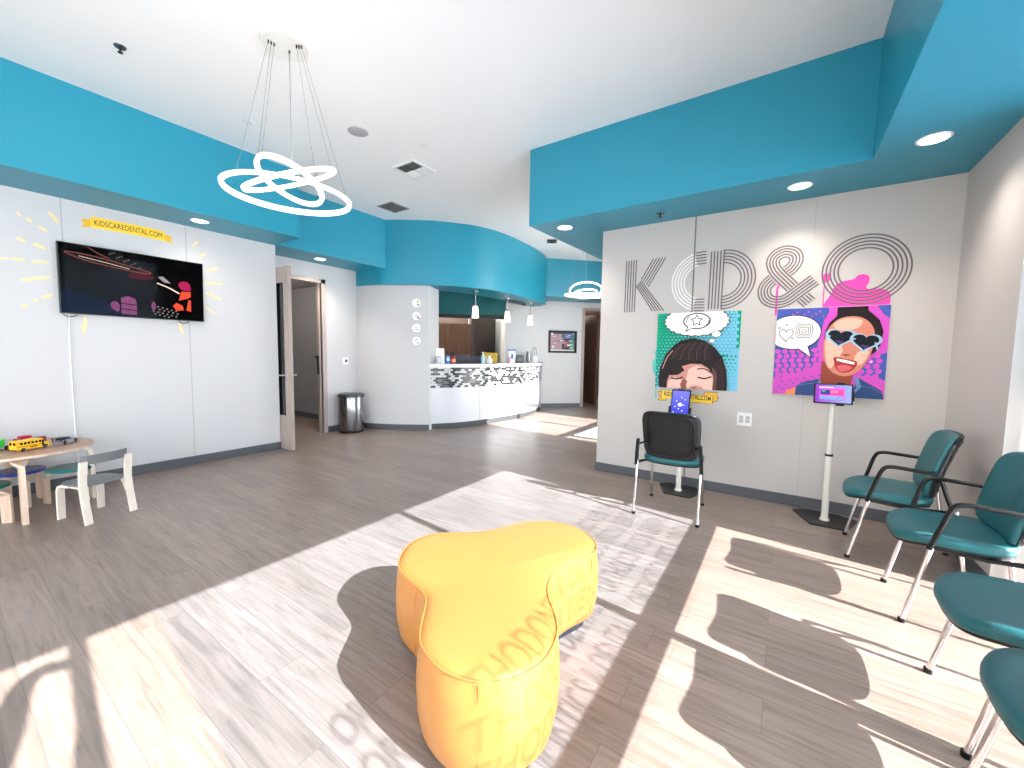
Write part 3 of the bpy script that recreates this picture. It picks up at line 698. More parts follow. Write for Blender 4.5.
bp = [Vector((p[0],p[1])) for p in cr([(x,z,0) for x,z in base], 8)]
bp = [Vector((p[0],p[1])) for p in cr([(x,z,0) for x,z in base], 20)]
for q in range(5):
    d = (q-2)*.0235; runs = [[]]
    for i, p in enumerate(bp):
        t = (bp[min(i+1,len(bp)-1)]-bp[max(i-1,0)]).normalized(); v = Vector((p.x-t.y*d, p.y+t.x*d)); k_ = i/20
        hide = (k_ < 2.3 and min((v-b).length for b in bp[300:]) < .056) or (8.6 < k_ < 12.2 and min((v-b).length for b in bp[20:70]) < .056)
        if hide:
            if runs[-1]: runs.append([])
        else: runs[-1].append((v.x,v.y))
    for P in runs:
        if len(P) > 2: S.append((P,0))
letter('wall_letter_strokes', 'large ampersand drawn in thin parallel grey lines', S, w=.0115)
S = [(arc(.498,2.044,.275-q*.0262,.275-q*.0262,0,360,72),0) for q in range(5)]
letter('wall_letter_strokes', 'large round letter O in parallel grey lines above the sunglasses poster', S, w=.0115)
for o in list(COL.objects):
    if o.name.startswith('wall_letter_strokes'): o.name = 'wall_letter' + o.name[len('wall_letter_strokes'):]

# pink splash behind the O
PINK = M('pink_vinyl',(236,60,170),.5)
sp = thing('pink_splash_decal', 'bright pink paint splash over the sunglasses poster', 'wall decal', (.45,YK,1.85))
mb = MB(); T4 = lambda p:(p[0]-.45,-p[2],p[1]-1.85)
blob = cr([(.241,1.755,0),(.252,1.79,0),(.28,1.84,0),(.31,1.92,0),(.36,1.96,0),(.43,1.972,0),(.455,2.0,0),(.49,2.008,0),(.525,1.99,0),(.532,1.945,0),(.515,1.905,0),(.535,1.885,0),(.60,1.885,0),(.655,1.855,0),(.668,1.80,0),(.664,1.755,0)],5)
mb.prism([(p.x,p.y) for p in blob], .0004, .0010, T4); mb.build('splash', PINK, sp)
mb = MB(); mb.prism([(q.x,q.y) for q in cr([(.222,2.0,0),(.25,2.042,0),(.285,2.0,0),(.27,1.965,0),(.235,1.962,0)],6,True)], .0002,.0008,T4); mb.prism([(.238,1.97),(.247,1.97),(.247,1.76),(.238,1.76)],.0002,.0008,T4); mb.build('drip', PINK, sp)
mb = MB(); mb.prism([(-.098,1.70),(-.082,1.70),(-.082,1.93),(-.072,1.965),(-.085,1.985),(-.098,1.93)],.0001,.0007,T4); mb.build('drip', PINK, sp)

# posters -------------------------------------------------------------
class Print:
    def __init__(s, x0, z0, w, h): s.x0, s.z0, s.w, s.h, s.m, s.mats, s.l = x0, z0, w, h, MB(), [], 0
    def idx(s, mat):
        if mat not in s.mats: s.mats.append(mat)
        return s.mats.index(mat)
    def poly(s, pts, mat, smooth=0, closed=True):
        if smooth: pts = [(p.x,p.y) for p in cr([(a,b,0) for a,b in pts], smooth, True)]
        pts = [(min(max(a,0),1),min(max(b,0),1)) for a,b in pts]
        s.l += 1; s.m.mi = s.idx(mat); d = .0125+.00005*s.l
        n = len(pts)
        if sum(pts[i][0]*pts[(i+1)%n][1]-pts[(i+1)%n][0]*pts[i][1] for i in range(n)) < 0: pts = pts[::-1]
        s.m.face([((a-.5)*s.w, -d, (b-.5)*s.h) for a, b in pts])
    def line(s, pts, w, mat, smooth=0, closed=False):
        if smooth: pts = [(p.x,p.y) for p in cr([(a,b,0) for a,b in pts], smooth, closed)]
        s.l += 1; s.m.mi = s.idx(mat); d = .0125+.00005*s.l
        P = [Vector(p) for p in pts]; n = len(P)
        for i in range(n if closed else n-1):
            a, b = P[i], P[(i+1)%n]; t = (b-a).normalized()*w*.35; nn = Vector((-t.y,t.x)).normalized()*w/2; a2 = a-t; b2 = b+t
            Q = [a2+nn,a2-nn,b2-nn,b2+nn]; s.m.face([((min(max(q.x,0),1)-.5)*s.w,-d-.000002*(i%2),(min(max(q.y,0),1)-.5)*s.h) for q in Q])
    def disc(s, u, v, r, mat, rz=None, n=14):
        s.poly([(u+r*math.cos(2*PI*k/n), v+(rz or r)*math.sin(2*PI*k/n)) for k in range(n)], mat)
GRN = M('print_green',(0,160,122),.4); LBL = M('print_light_blue',(120,196,226),.4); WHT = M('print_white',(244,240,236),.4); INKP = M('print_black',(28,22,26),.4)
SK1 = M('print_skin_light',(236,190,176),.4); SK2 = M('print_skin_mid',(206,140,128),.4); SK3 = M('print_skin_dark',(150,84,74),.4); HAIR = M('print_hair',(38,28,30),.4); HAIR2 = M('print_hair_light',(96,70,66),.4)
def poster(name, label, x0, z0, w, h):
    t = thing(name, label, 'poster', (x0+w/2, YK, z0+h/2))
    m = MB(); m.box((-w/2,-.012,-h/2),(w/2,-.002,h/2)); m.build('backing_panel', M('foam_board',(236,236,236),.5), t)
    return t, Print(x0, z0, w, h)
t, P = poster('poster', 'green comic-style poster of a dark-haired laughing child', -1.112, 1.0, .755, .754)
P.poly([(0,0),(1,0),(1,1),(0,1)], GRN)
P.poly([(.80,0),(1,0),(1,.55),(.93,.50),(.86,.44),(.80,.42)], LBL)
for r in range(26):
    for c in range(24):
        u = .02+c*.046; v = .98-r*.042; u += .023 if r % 2 else 0
        if not (0.01 < u < .985): continue
        rad = .004+.026*max(0,min(1,(u*.75+(1-v)*.55-.2)/.75))
        if u > .79 and v < .44: 
            if v > .06: P.disc(u, v, .014*max(.25,(v/.44)), GRN, n=10)
        else: P.disc(u, v, min(rad,.0235), LBL, n=10)
# thought cloud
def cloud(cx, cz, rx, rz, n, amp, a0=0, a1=360):
    pts = []
    for k in range(n*8):
        a = math.radians(a0+(a1-a0)*k/(n*8)); w = 1+amp*abs(math.sin(n/2*a))
        pts.append((cx+rx*w*math.cos(a), cz+rz*w*math.sin(a)))
    return pts
P.poly(cloud(.49,.885,.375,.19,24,.06), INKP); P.poly(cloud(.49,.885,.365,.18,24,.06), WHT)
P.disc(.50,.885,.165,INKP,.105,32); P.poly([(.40,.84),(.365,.745),(.47,.80)], INKP); P.disc(.50,.885,.150,WHT,.092,32); P.poly([(.41,.83),(.382,.77),(.46,.80)], WHT)
star = [(.50+(.07 if k%2==0 else .035)*math.sin(k*PI/5), .89+(.07 if k%2==0 else .035)*math.cos(k*PI/5)) for k in range(10)]
P.line(star, .009, INKP, closed=True)
P.line([(.375,.88),(.385,.92),(.41,.945)], .008, INKP); P.line([(.61,.83),(.64,.85),(.645,.89)], .008, INKP)
for u, v, r in ((.735,.715,.052),(.69,.63,.032),(.63,.575,.018)): P.disc(u,v,r+.007,INKP,(r+.007)*.72,20); P.disc(u,v,r,WHT,r*.72,20)
# child: hair, face, fringe
P.poly([(.06,.0),(.05,.14),(.07,.28),(.13,.44),(.22,.56),(.32,.635),(.46,.665),(.60,.635),(.72,.55),(.82,.42),(.87,.25),(.885,.10),(.885,0)], INKP, 0)
P.poly([(.065,.0),(.06,.14),(.08,.28),(.14,.43),(.23,.55),(.33,.625),(.46,.652),(.60,.625),(.715,.54),(.81,.41),(.86,.25),(.875,.10),(.875,0)], HAIR)
P.poly([(.16,0),(.165,.10),(.20,.20),(.30,.28),(.45,.33),(.58,.33),(.66,.28),(.72,.20),(.745,.10),(.745,0)], SK2)
P.poly([(.42,.0),(.40,.12),(.43,.26),(.52,.31),(.64,.28),(.71,.19),(.735,.08),(.73,0)], SK1)
P.poly([(.17,0),(.18,.09),(.25,.15),(.34,.12),(.36,.04),(.34,0)], SK1)
P.poly([(.35,0),(.33,.06),(.38,.14),(.42,.10),(.40,.03),(.42,0)], SK3)
P.poly([(.44,.0),(.46,.04),(.53,.05),(.6,.03),(.62,0)], SK2); P.disc(.505,.015,.025,SK3,.012)
P.poly([(.13,.0),(.11,.16),(.16,.30),(.25,.36),(.40,.35),(.52,.37),(.62,.35),(.68,.28),(.70,.36),(.60,.48),(.40,.52),(.20,.45),(.09,.25),(.08,.05)], HAIR)
P.poly([(.16,.20),(.20,.17),(.30,.18),(.38,.24),(.34,.30),(.22,.30)], HAIR)
P.line([(.22,.135),(.29,.125),(.36,.15)], .018, HAIR, 4); P.line([(.55,.155),(.63,.145),(.70,.17)], .018, HAIR, 4)
P.line([(.54,.265),(.62,.27),(.70,.22)], .018, HAIR2, 4)
P.poly([(.72,0),(.76,0),(.775,.16),(.75,.25),(.70,.3),(.73,.18)], HAIR2)
HAIR3 = M('print_hair_mid',(64,46,46),.4)
for q in range(16):
    u0 = .26+q*.026; P.line([(u0+.06,.615-.004*abs(q-8)),(u0-.02+q*.002,.50),(u0-.085+q*.009,.37+.012*(q%3))], .005+.003*(q%3), HAIR2 if q%3==1 else HAIR3, 4)
for q in range(7): P.line([(.80-.012*q,.40-.01*q),(.84-.012*q,.22),(.85-.014*q,.02)], .006, HAIR3, 4)
P.line([(.10,.26),(.15,.40),(.22,.50)], .012, SK2, 4)
P.m.build('print', P.mats, t)

MAG = M('print_magenta',(210,84,190),.4); BLU = M('print_blue',(72,92,172),.4); SKA = M('print_tan_light',(242,186,164),.4); SKB = M('print_tan',(214,134,112),.4); SKC = M('print_tan_dark',(150,72,58),.4)
DEN = M('print_denim',(52,78,128),.4); DEN2 = M('print_denim_light',(110,140,180),.4); GLI = M('print_silver_blue',(160,192,214),.4); LIP = M('print_lip',(176,56,58),.4); TNG = M('print_tongue',(222,104,110),.4); LENS = M('print_lens',(24,26,38),.4); LENS2 = M('print_lens_tint',(90,60,110),.4)
t, P = poster('poster', 'magenta comic-style poster of a laughing woman in heart sunglasses', -.078, 1.0, .75, .751)
P.poly([(0,0),(1,0),(1,1),(0,1)], MAG)
P.poly([(0,1),(.48,1),(.49,.95),(.45,.86),(.43,.72),(.40,.55),(.30,.5),(0,.5)], BLU)
P.poly([(.89,1),(1,1),(1,.86),(.95,.90)], BLU)
P.poly([(0,.52),(.42,.52),(.42,.36),(.28,.28),(.1,.2),(0,.16)], BLU); P.poly([(1,.5),(.9,.46),(.8,.36),(.78,.24),(.9,.25),(1,.2)], BLU)
for r in range(10):
    for c in range(10):
        u = .03+c*.07+(.02 if r%2 else 0); v = .50-r*.055+.004*c
        if u < .42 and v > .06: P.disc(u, v, .028 if v > .26 else .035, MAG if v > .2+.25*u else MAG, n=12)
        u2 = .80+c*.07-(.02 if r%2 else 0)
        if u2 < .98 and .22 < v < .48: P.disc(u2, v+.01, .028, MAG, n=12)
for r in range(3):
    for c in range(6): P.disc(.03+c*.07+.03*r, .045+.05*r+.018*c, .010, BLU, n=8)
for c in range(9): P.disc(.16+c*.035, .93+.03*math.sin(c*2.1), .010, MAG, n=8)
# speech bubble
P.disc(.17,.725,.262,INKP,.20,40); P.poly([(.20,.55),(.36,.425),(.31,.60)], INKP); P.disc(.17,.725,.254,WHT,.192,40); P.poly([(.215,.55),(.345,.445),(.30,.60)], WHT)
hp = [(.10+.068*math.sin(a)**3*1.0, .70+.0052*(13*math.cos(a)-5*math.cos(2*a)-2*math.cos(3*a)-math.cos(4*a))) for a in [2*PI*k/28 for k in range(28)]]
P.line(hp, .007, INKP, closed=True)
def rrect(cx, cz, r, n=4): return [(cx+r*math.copysign(abs(math.cos(a))**.35,math.cos(a)), cz+r*math.copysign(abs(math.sin(a))**.35,math.sin(a))) for a in [2*PI*k/24 for k in range(24)]]
for r in (.076,.058,.042): P.line(rrect(.27,.74,r), .006, INKP, closed=True)
P.line([(.27+.02*math.cos(k*PI/6),.735+.02*math.sin(k*PI/6)) for k in range(12)], .006, INKP, closed=True)
for u, v in ((.03,.78),(.10,.815),(.165,.655)): P.line([(u+.013*math.cos(k*PI/4),v+.009*math.sin(k*PI/4)) for k in range(8)], .005, INKP, closed=True)
# woman
P.poly([(.45,.40),(.45,.20),(.40,.13),(.55,.10),(.72,.14),(.74,.30)], SKC)
P.poly([(.56,.995),(.82,.995),(.82,.95),(.86,.91),(.92,.84),(.955,.72),(.94,.58),(.90,.50),(.86,.47),(.5,.58),(.46,.62),(.465,.73),(.50,.83),(.56,.90)], HAIR)
P.poly([(.455,.55),(.465,.66),(.50,.78),(.57,.86),(.66,.89),(.76,.88),(.84,.82),(.885,.72),(.885,.60),(.87,.50),(.84,.40),(.79,.31),(.72,.25),(.64,.235),(.56,.27),(.50,.34),(.465,.44)], SKB, 4)
P.poly([(.47,.55),(.48,.66),(.52,.74),(.60,.62),(.63,.50),(.58,.42),(.54,.32),(.50,.36)], SKA, 3)
P.poly([(.53,.80),(.60,.86),(.70,.87),(.78,.84),(.74,.76),(.60,.74)], SKA, 3)
P.poly([(.76,.50),(.85,.52),(.83,.42),(.78,.36),(.73,.40)], SKA, 3)
P.poly([(.62,.62),(.65,.54),(.61,.47),(.66,.455),(.73,.47),(.70,.55),(.68,.62)], SKB); P.poly([(.62,.47),(.66,.455),(.71,.47),(.66,.48)], SKC)
P.poly([(.56,.445),(.66,.425),(.755,.40),(.75,.34),(.70,.285),(.63,.275),(.58,.32),(.565,.38)], LIP, 4)
P.poly([(.58,.43),(.66,.415),(.74,.39),(.735,.365),(.65,.385),(.585,.405)], WHT); P.poly([(.595,.35),(.66,.36),(.72,.335),(.69,.30),(.635,.285),(.60,.31)], TNG, 4)
def heart(cx, cz, s, rot):
    pts = []
    for k in range(30):
        a = 2*PI*k/30; x = 16*math.sin(a)**3; y = 13*math.cos(a)-5*math.cos(2*a)-2*math.cos(3*a)-math.cos(4*a)
        x *= s; y *= s*.82; pts.append((cx+x*math.cos(rot)-y*math.sin(rot), cz+x*math.sin(rot)+y*math.cos(rot)))
    return pts
def fat(pts, cx, cz, k): return [(x+k*(x-cx)/max(1e-6,math.hypot(x-cx,z-cz)), z+k*(z-cz)/max(1e-6,math.hypot(x-cx,z-cz))) for x, z in pts]
for cx, cz in ((.60,.665),(.815,.615)):
    P.poly(fat(heart(cx,cz,.0078,-.12),cx,cz,.012), GLI); P.poly(fat(heart(cx,cz+.003,.0062,-.12),cx,cz,.012), LENS); P.poly([(cx-.045,cz-.03),(cx+.035,cz-.045),(cx+.0,cz-.075)], LENS2)
P.line([(.69,.655),(.725,.645)], .018, GLI); P.line([(.505,.68),(.485,.64)], .02, GLI); P.line([(.90,.60),(.92,.53)], .018, GLI)
P.disc(.875,.40,.010,WHT); P.poly([(.12,.0),(.14,.05),(.22,.09),(.24,.0)], M('print_orange',(238,140,96),.4))
P.poly([(.22,.0),(.235,.115),(.32,.16),(.44,.195),(.47,.12),(.56,.05),(.68,.04),(.745,.10),(.78,.225),(.86,.17),(.98,.09),(1,0)], DEN)
P.poly([(.44,.20),(.42,.10),(.50,.02),(.52,.05),(.47,.12)], DEN2); P.poly([(.745,.23),(.78,.23),(.81,.12),(.73,.01),(.71,.02),(.77,.11)], DEN2)
P.line([(.24,.11),(.32,.13),(.42,.15)], .005, DEN2); P.line([(.80,.13),(.9,.12),(1,.05)], .005, DEN2)
P.m.build('print', P.mats, t)

# teal drip beside the child poster and yellow banner below it
TDEC = M('mint_vinyl',(90,196,184),.5)
td = thing('mint_splash_decal', 'mint green paint drip at left edge of the child poster', 'wall decal', (-1.12,YK,1.1))
mb = MB(); T5 = lambda p:(p[0]+1.12,-p[2],p[1]-1.1)
mb.prism([(p.x,p.y) for p in cr([(-1.108,1.40,0),(-1.135,1.36,0),(-1.125,1.31,0),(-1.15,1.25,0),(-1.145,1.17,0),(-1.118,1.12,0),(-1.108,1.11,0)],5)],.0003,.0010,T5); mb.prism([(-1.112,1.13),(-1.1,1.13),(-1.1,.88),(-1.112,.88)],.0003,.0010,T5); mb.build('splash', TDEC, td)
bn = thing('ribbon_banner_decal', 'yellow ribbon banner with dark web address under the child poster', 'wall decal', (-.80,YK,.92))
OUT = M('ink_outline',(40,30,30),.5); T6 = lambda p:(p[0],-p[2],p[1])
def framed(m, poly, d):
    c = Vector((sum(p[0] for p in poly)/len(poly), sum(p[1] for p in poly)/len(poly)))
    m.mi = 1; m.prism([tuple(c+(Vector(p)-c).normalized()*((Vector(p)-c).length+.006)) for p in poly], d, d+.0004, T6)
    m.mi = 0; m.prism(poly, d+.0004, d+.0008, T6)
mb = MB(); framed(mb, [(-.285,-.055),(-.255,-.02),(-.28,.03),(-.2,.03),(-.2,-.055)], .0002); mb.build('ribbon_tail', [YELD, OUT], bn); mb = MB(); framed(mb, [(.285,.005),(.265,.03),(.285,.055),(.16,.05),(.16,-.03),(.27,-.03)], .0002); mb.build('ribbon_tail', [YELD, OUT], bn)
mb = MB(); framed(mb, [(-.245,-.035),(-.1,-.03),(.05,-.055),(.235,-.055),(.235,.02),(.05,.02),(-.1,.045),(-.245,.05)], .0012); mb.build('ribbon', [YEL, OUT], bn)
mb = MB(); text_mesh('KIDSCAREDENTAL.COM', .062, lambda p:(p[0],-.0024,p[1]-.018-.055*p[0]), mb, fit=.44, bold=.0012, align='CENTER'); mb.build('lettering', INK, bn)

# outlet
ol = thing('wall_outlet', 'white double electrical outlet low on the grey wall', 'outlet', (-.286,YK,.74))
mb = MB(); mb.box((-.06,-.006,-.062),(.06,0,.062),.002); mb.build('plate', WHITE, ol)
for sx in (-.026,.026):
    mb = MB(); mb.box((sx-.017,-.0085,-.034),(sx+.017,-.006,.034),.002); f_ = mb.build('socket', M('socket_grey',(200,196,194),.4), ol)
    for zz in (-.017,.017):
        for q in (-1,1): mb = MB(); mb.box((sx+q*.009,-.0092,zz-.006),(sx+q*.006,-.0084,zz+.006)); mb.build('slot', BLACK, f_)

# ---------------------------------------------------------------- tablets on stands
SCR_B = None
def screen_mat(name, c0, c1, emit):
    m = bpy.data.materials.new(name); m.use_nodes = True; nt = m.node_tree; N = nt.nodes.new; L = nt.links.new
    b = nt.nodes['Principled BSDF']; tc = N('ShaderNodeTexCoord'); sx = N('ShaderNodeSeparateXYZ'); r = N('ShaderNodeValToRGB')
    L(tc.outputs['Generated'], sx.inputs[0]); L(sx.outputs['X' if name.endswith('wide') else 'Z'], r.inputs['Fac'])
    e = r.color_ramp.elements; e[0].color = lin(c0); e[1].color = lin(c1)
    L(r.outputs['Color'], b.inputs['Emission Color']); b.inputs['Emission Strength'].default_value = emit; b.inputs['Base Color'].default_value = (.01,.01,.02,1); b.inputs['Roughness'].default_value = .1
    return m
def stand(loc, rz, zj, ztop, label, wide):
    t = thing('tablet_stand', label, 'tablet stand', loc, rz)
    m = MB(); m.prism([(-.21,.13),(-.10,-.15),(.13,-.15),(.22,.13),(.1,.2),(-.12,.2)], 0, .012); m.build('base_plate', M('black_steel',(24,24,26),.45), t)
    m = MB(); m.tube([(0,0,.012),(0,0,zj)],.024,20); m.lathe([(0,.012),(.034,.012),(.03,.03),(0,.03)],seg=20); m.build('lower_pole', M('white_tube',(232,228,220),.3), t, True)
    m = MB(); m.lathe([(0,0),(.027,0),(.027,.016),(0,.016)],(0,0,zj-.006),20); m.build('clamp_ring', BLACK, t, True)
    m = MB(); m.tube([(0,0,zj+.01),(0,0,ztop)],.018,20); m.build('upper_pole', M('white_tube',(232,228,220),.3), t, True)
    return t
# portrait tablet behind the single chair
t = stand((-.80,4.14,0), 0, .55, .84, 'white pole stand on black plate holding the portrait blue tablet', False)
def tabl(t, w, h, zc, mats, tilt):
    R = Matrix.Rotation(tilt, 4, 'X'); off = Vector((0,-.055,zc))
    def put(m):
        for v in m.bm.verts: v.co = R @ v.co + off
        return m
    return put
tab = thing('tablet', 'portrait tablet with glowing blue screen behind the chair', 'tablet', (-.80,4.14,0), math.radians(-6))
put = tabl(tab, .17, .26, .87, None, math.radians(-12))
m = MB(); m.box((-.088,-.005,-.135),(.088,.005,.135),.004); put(m).build('case', BLACK, tab)
m = MB(); m.box((-.077,-.0062,-.122),(.077,-.005,.122)); put(m).build('screen', screen_mat('blue_screen_tall',(14,30,225),(130,132,245),.3), tab)
m = MB()
for q in range(9): 
    a = rng.random(); m.box((-.06+.12*rng.random(),-.0066,-.09+.02*q),(-.06+.12*rng.random()*.2+.02*q*.3,-.0064,-.086+.02*q)) if False else m.lathe([(0,0),(.006,0),(.006,.0004),(0,.0004)],seg=8,T=lambda p,q=q:(-.055+.11*((q*37%10)/10)+p[0],-.0066+p[2],-.085+.018*q+p[1]))
m.lathe([(0,0),(.021,0),(.021,.0004),(0,.0004)],seg=20,T=lambda p:(p[0],-.0068+p[2],-.01+p[1]*.8)); put(m).build('screen_icons', M('screen_icon_glow',(200,215,255),.3,emit=.25), tab)
m = MB(); m.box((-.102,-.012,-.10),(-.086,.012,-.03),.003); m.box((.086,-.012,-.10),(.102,.012,-.03),.003); m.box((-.05,-.010,-.148),(.05,.012,-.133),.003); m.box((-.03,.005,-.05),(.03,.03,.05)); m.box((-.03,-.008,.132),(.03,.012,.142),.003); put(m).build('cradle', BLACK, tab)
# landscape tablet between posters and chairs
t = stand((.335,4.09,0), 0, .545, .97, 'white pole stand on black plate under the sunglasses poster', True)
tab = thing('tablet', 'landscape tablet with purple screen below the sunglasses poster', 'tablet', (.325,4.09,0), math.radians(3))
put = tabl(tab, .24, .15, 1.045, None, math.radians(-12))
m = MB(); m.box((-.123,-.005,-.08),(.123,.005,.08),.004); put(m).build('case', BLACK, tab)
m = MB(); m.box((-.112,-.0062,-.07),(.112,-.005,.07)); put(m).build('screen', screen_mat('purple_screen_wide',(170,36,205),(170,190,245),.3), tab)
def em(c): return M('screen_%d_%d_%d' % c, c, .3, emit=.27)
m = MB()
for i,(a,b,c,d) in enumerate([(-.085,-.045,.07,.045),(-.08,-.01,-.02,.03),(-.02,-.01,.065,.03),(-.085,-.045,.06,-.022),(-.088,.046,.0,.052),(-.015,.008,.03,.024),(-.07,.012,-.05,.026)]):
    m.mi = i; m.box((a,-.0066-.0002*(i>0),b),(c,-.0064-.0002*(i>0),d))
put(m).build('screen_picture', [em((190,70,190)),em((40,44,110)),em((200,50,110)),em((90,130,240)),em((235,215,245)),em((120,190,170)),em((90,200,150))], tab)
m = MB(); m.box((.02,-.012,.076),(.07,.012,.09),.003); m.box((.02,-.014,-.092),(.07,.012,-.076),.003); m.box((.118,-.01,-.05),(.13,.012,.03),.003); m.box((-.03,.005,-.05),(.03,.03,.05)); put(m).build('cradle', BLACK, tab)

# ---------------------------------------------------------------- chairs
TEALF = M('teal_vinyl_upholstery',(20,92,100),.42,bump=.06,bscale=400)
SHELL = M('black_chair_shell',(24,23,25),.36,spec=.4)
def superell(hw, hd, n, p=3.2):
    out = []
    for k in range(n):
        a = 2*PI*k/n; c, s = math.cos(a), math.sin(a)
        out.append((hw*math.copysign(abs(c)**(2/p),c), hd*math.copysign(abs(s)**(2/p),s)))
    return out
def make_chair(arms, label, loc, rz):
    t = thing('guest_chair', label, 'chair', loc, rz, None); W = .256 if arms else .246
    # seat cushion (front is +y)
    N = 48; so = superell(.235,.21,N,3.8)
    def sp(x, y, z):
        yy = y; f = max(0,(yy-.10)/.125)
        wid = 1 - .05*max(0,yy/.22)          # a little narrower in front
        bow = .028*(1-(x/.235)**2)*max(0,yy/.22)
        return (x*wid, yy+.075+bow*.7, z - .035*f*f + .012*max(0,(-yy-.08)/.14) + .010*(x/.235)**2)
    rings = []
    for ins, z in ((.16,.412),(.03,.415),(.0,.428),(.0,.445),(.02,.458),(.07,.465),(.3,.466),(.7,.464),(.96,.463)):
        rings.append([sp(x*(1-ins), y*(1-ins), z) for x, y in so])
    m = MB(); m.loft(rings); m.build('seat', TEALF, t, True, ang=70)
    m = MB(); m.loft([[sp(x*.9,y*.9,.400) for x,y in so],[sp(x*.955,y*.955,.402) for x,y in so],[sp(x*.96,y*.96,.415) for x,y in so]]); m.build('seat_pan', SHELL, t, True)
    # backrest: curved cushion on black shell
    def bp_(x, v, d):   # v 0..1 up the back, d towards the front
        z = .47+.40*v; y = -.135-.10*max(v,0)**1.25 + .045*(x/.22)**2
        return (x, y+d, z)
    bo = superell(.224,.5,64,5.5)
    def brings(L): return [[bp_(x*(1-ins)*(1-.07*(.5-v_)), v_, d) for x, v_ in [(x0,.5+v0*(1-ins*.85)) for x0, v0 in bo]] for ins, d in L]
    m = MB(); m.loft(brings([(.06,.002),(.0,.008),(.0,.022),(.03,.034),(.12,.040),(.5,.040),(.95,.040)])); m.build('back_cushion', TEALF, t, True, ang=70)
    m = MB(); m.loft(brings([(.95,-.014),(.24,-.014),(.215,-.013),(.205,-.021),(.19,-.021),(.18,-.016),(.03,-.016),(.0,-.010),(-.01,.004),(.04,.005),(.3,.004),(.6,.004),(.95,.004)])); m.build('back_shell', SHELL, t, True, ang=35)
    for s in (-1,1):
        m = MB(); m.tube([(s*.205,.175,.412),(s*.212,.20,.30),(s*.22,.26,.012)],.0115,12); l_ = m.build('leg', CHROME, t, True)
        m = MB(); m.lathe([(0,0),(.015,0),(.015,.02),(0,.02)],(s*.22,.262,0),12); m.build('foot_cap', BLACK, l_, True)
        m = MB(); m.tube([(s*W,-.205,.44),(s*W,-.225,.30),(s*W,-.268,.012)],.0115,12); l_ = m.build('leg', CHROME, t, True)
        m = MB(); m.lathe([(0,0),(.015,0),(.015,.02),(0,.02)],(s*W,-.270,0),12); m.build('foot_cap', BLACK, l_, True)
        m = MB(); m.tube([(s*.205,.175,.408),(s*.225,-.0,.402),(s*.252,-.20,.425)],.011,10); m.build('side_rail', BLACK, t, True)
        if arms:
            m = MB(); m.tube([(p.x,p.y,p.z) for p in cr([(s*.212,.185,.40),(s*.232,.155,.52),(s*.244,.125,.625),(s*.250,.085,.652),(s*.254,.0,.650),(s*.254,-.07,.646),(s*.248,-.112,.640),(s*.241,-.138,.60),(s*.243,-.165,.51),(s*.250,-.198,.42)],5)],.0115,10,rx=.0135); m.build('armrest', BLACK, t, True)
        else:
            m = MB(); m.bar([(s*.252,-.208,.405),(s*.247,-.222,.52),(s*.236,-.238,.63)],.024,.03); m.build('back_support', BLACK, t)
        m = MB(); m.tube([((s*.241,-.145,.59) if arms else (s*.240,-.232,.59)),(s*.20,-.138,.59)],.010,8); m.build('back_mount', BLACK, t, True)
    return t
c1 = make_chair(False, 'armless teal chair with black back shell facing the portrait tablet', (-.752,3.608,0), math.radians(2))
G = 'teal chairs along the window'
c2 = make_chair(True, 'teal armchair in the corner nearest the lettered wall', (.69,3.63,0), math.radians(86)); c2['group'] = G
c3 = dup(c2, (.82,2.95,0), math.radians(90), 'teal armchair by the window, second from the lettered wall', G)
c4 = make_chair(False, 'armless teal chair by the window, third from the lettered wall', (.835,2.12,0), math.radians(90)); c4['group'] = G
c5 = dup(c4, (.815,1.585,0), math.radians(90), 'armless teal chair nearest the camera at the right edge', G)

# ---------------------------------------------------------------- yellow ottoman
YV = M('yellow_vinyl',(188,126,62),.36)
ot = thing('ottoman', 'yellow three-lobed vinyl ottoman in the middle of the floor', 'ottoman', (-1.0,1.35,0))
op = [(-1.423,1.214),(-1.478,1.31),(-1.483,1.422),(-1.42,1.515),(-1.31,1.60),(-1.225,1.715),(-1.17,1.857),(-1.076,1.945),(-.928,1.985),(-.798,1.93),(-.717,1.84),(-.705,1.74),(-.745,1.633),(-.77,1.50),(-.752,1.404),(-.704,1.325),(-.645,1.26),(-.590,1.18),(-.562,1.07),(-.575,.98),(-.63,.89),(-.708,.845),(-.79,.832),(-.87,.848),(-.94,.88),(-1.0,.945),(-1.05,1.01),(-1.10,1.062),(-1.18,1.09),(-1.28,1.115),(-1.36,1.15)]
oc = [Vector((p.x+1.0,p.y-1.35)) for p in cr([(x,y,0) for x,y in op], 5, True)]
# light smoothing
for _ in range(3): oc = [(oc[i-1]+oc[i]*2+oc[(i+1)%len(oc)])/4 for i in range(len(oc))]
def inset(P, d):
    n = len(P); out = []
    for i in range(n):
        t = (P[(i+1)%n]-P[i-1]).normalized(); nn = Vector((t.y,-t.x)); out.append(P[i]+nn*d)
    if d < -.05:
        for _ in range(6): out = [(out[i-1]+out[i]*2+out[(i+1)%n])/4 for i in range(n)]
    return out
ar = sum(oc[i].x*oc[(i+1)%len(oc)].y-oc[(i+1)%len(oc)].x*oc[i].y for i in range(len(oc)))
sg = 1 if ar > 0 else -1
def ring(d, z): return [(p.x,p.y,z) for p in inset(oc, d*sg)]
m = MB(); m.loft([ring(-.05,0),ring(-.045,.055)]); m.build('plinth', M('black_plinth',(46,46,52),.5), ot, True)
m = MB(); m.loft([ring(-.06,.05),ring(-.018,.056),ring(-.004,.075),ring(.008,.14),ring(.012,.22),ring(.008,.31),ring(.002,.36),ring(-.004,.382)], cap=False); m.build('side_band', YV, ot, True, ang=70)
